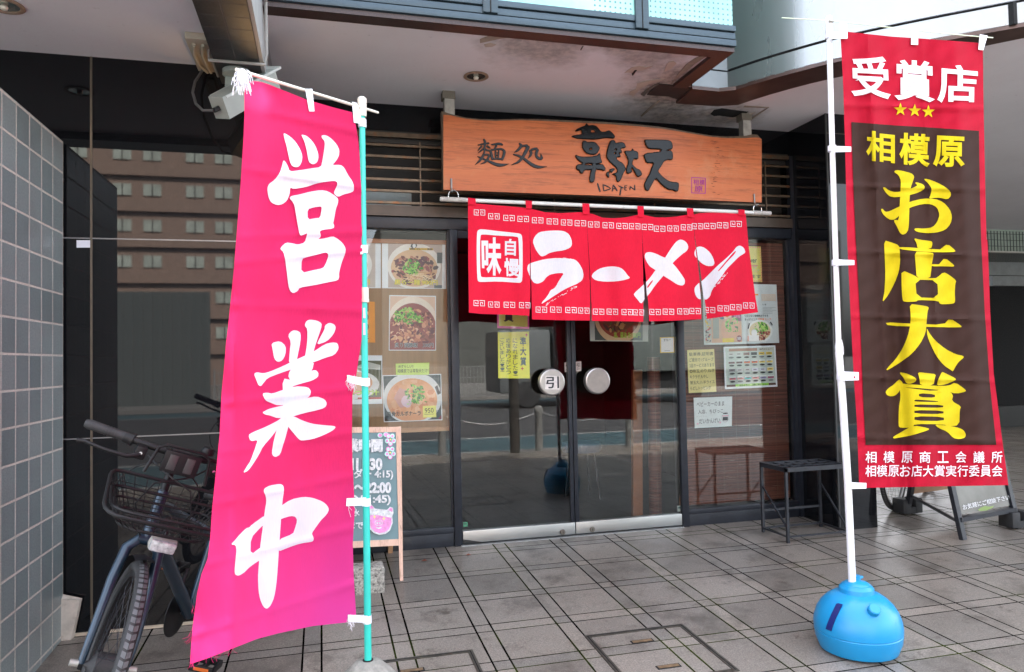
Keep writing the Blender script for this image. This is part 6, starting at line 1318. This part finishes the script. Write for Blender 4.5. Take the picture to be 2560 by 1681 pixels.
# white sticker on the granite, cable clip block at the wall corner
s = Sheet([(191.5, 601), (225.5, 601), (225.5, 619.5), (191.5, 619.5)], -1.003, P(226, 230, 240)); s.done('wall_label', 'blank white label stuck on the black granite wall', 'sticker')
c = at(186, 1560, -1.12); t = thing('plastic_weight', 'worn off-white plastic weight standing in the corner by the tiled wall', 'weight', (c.x, -1.1, fz(-1.1)))
q = MB(); f0 = fz(-1.1); q.hexa([(-1.225, -1.052, f0), (-1.175, -1.052, f0), (-1.17, -1.018, f0), (-1.225, -1.018, f0), (-1.225, -1.05, f0+.20), (-1.135, -1.05, f0+.185), (-1.135, -1.018, f0+.185), (-1.225, -1.018, f0+.215)], M('worn_offwhite_plastic', (.55, .49, .42), .7, var=.2, vs=15, dark=(.3, .24, .18), dth=(.52, .7), ds=10)); q.build('body', t)
# access covers in the paving
COVM = M('cover_frame_metal', (.085, .075, .06), .45, .6, var=.35, vs=30, dark=(.03, .03, .025), dth=(.5, .7), ds=14)
for (x0, y1, x1, y0, lb) in ((1.195, -1.685, 1.708, -2.2, 'square paved access cover with metal edging in front of the doors'), (.12, -1.685, .652, -2.2, 'square paved access cover with metal edging beside the concrete banner base')):
    t = thing('access_cover', lb, 'manhole cover', ((x0+x1)/2, (y0+y1)/2, fz((y0+y1)/2)), 'access covers in the paving')
    q = MB()
    def strip(xa, ya, xb, yb, m, h=.003): q.hexa([(xa, ya, fz(ya)-.002), (xb, ya, fz(ya)-.002), (xb, yb, fz(yb)-.002), (xa, yb, fz(yb)-.002), (xa, ya, fz(ya)+h), (xb, ya, fz(ya)+h), (xb, yb, fz(yb)+h), (xa, yb, fz(yb)+h)], m)
    w_ = .024
    strip(x0, y1-w_, x1, y1, COVM); strip(x0, y0, x1, y0+w_, COVM); strip(x0, y0+w_, x0+w_, y1-w_, COVM); strip(x1-w_, y0+w_, x1, y1-w_, COVM)
    w2 = w_/2
    strip(x0+w2-.002, y1-w2-.002, x1-w2+.002, y1-w2+.003, DARK, .0036); strip(x0+w2-.002, y0+w2, x0+w2+.003, y1-w2, DARK, .0036); strip(x1-w2-.003, y0+w2, x1-w2+.002, y1-w2, DARK, .0036)
    q.build('frame', t)
    for cx_, cy_ in ((x0+.24, y1-.13), (x0+.24, y0+.12)):
        q = MB(); strip(cx_-.055, cy_-.016, cx_+.055, cy_+.016, DARK, .0025); strip(cx_-.048, cy_-.010, cx_+.048, cy_+.010, M('rusty_key_plate', (.20, .13, .07), .5, .4, var=.4, vs=40), .0042); q.build('lifting_slot', t)
for (px, py, lb) in ((1061, 1404, 'small fallen red leaf on the paving near the chalkboard'), (1171, 1390, 'small fallen brown leaf on the paving at the foot of the door frame')):
    c = floor_at(px, py); q = MB(); q.poly([(c.x-.022, c.y, c.z+.004), (c.x-.004, c.y-.012, c.z+.010), (c.x+.02, c.y-.004, c.z+.005), (c.x+.004, c.y+.012, c.z+.012)], M('dry_red_leaf', (.30, .08, .04), .7)); o = q.build('fallen_leaf'); rebase(o, c); tag(o, lb, 'leaf')
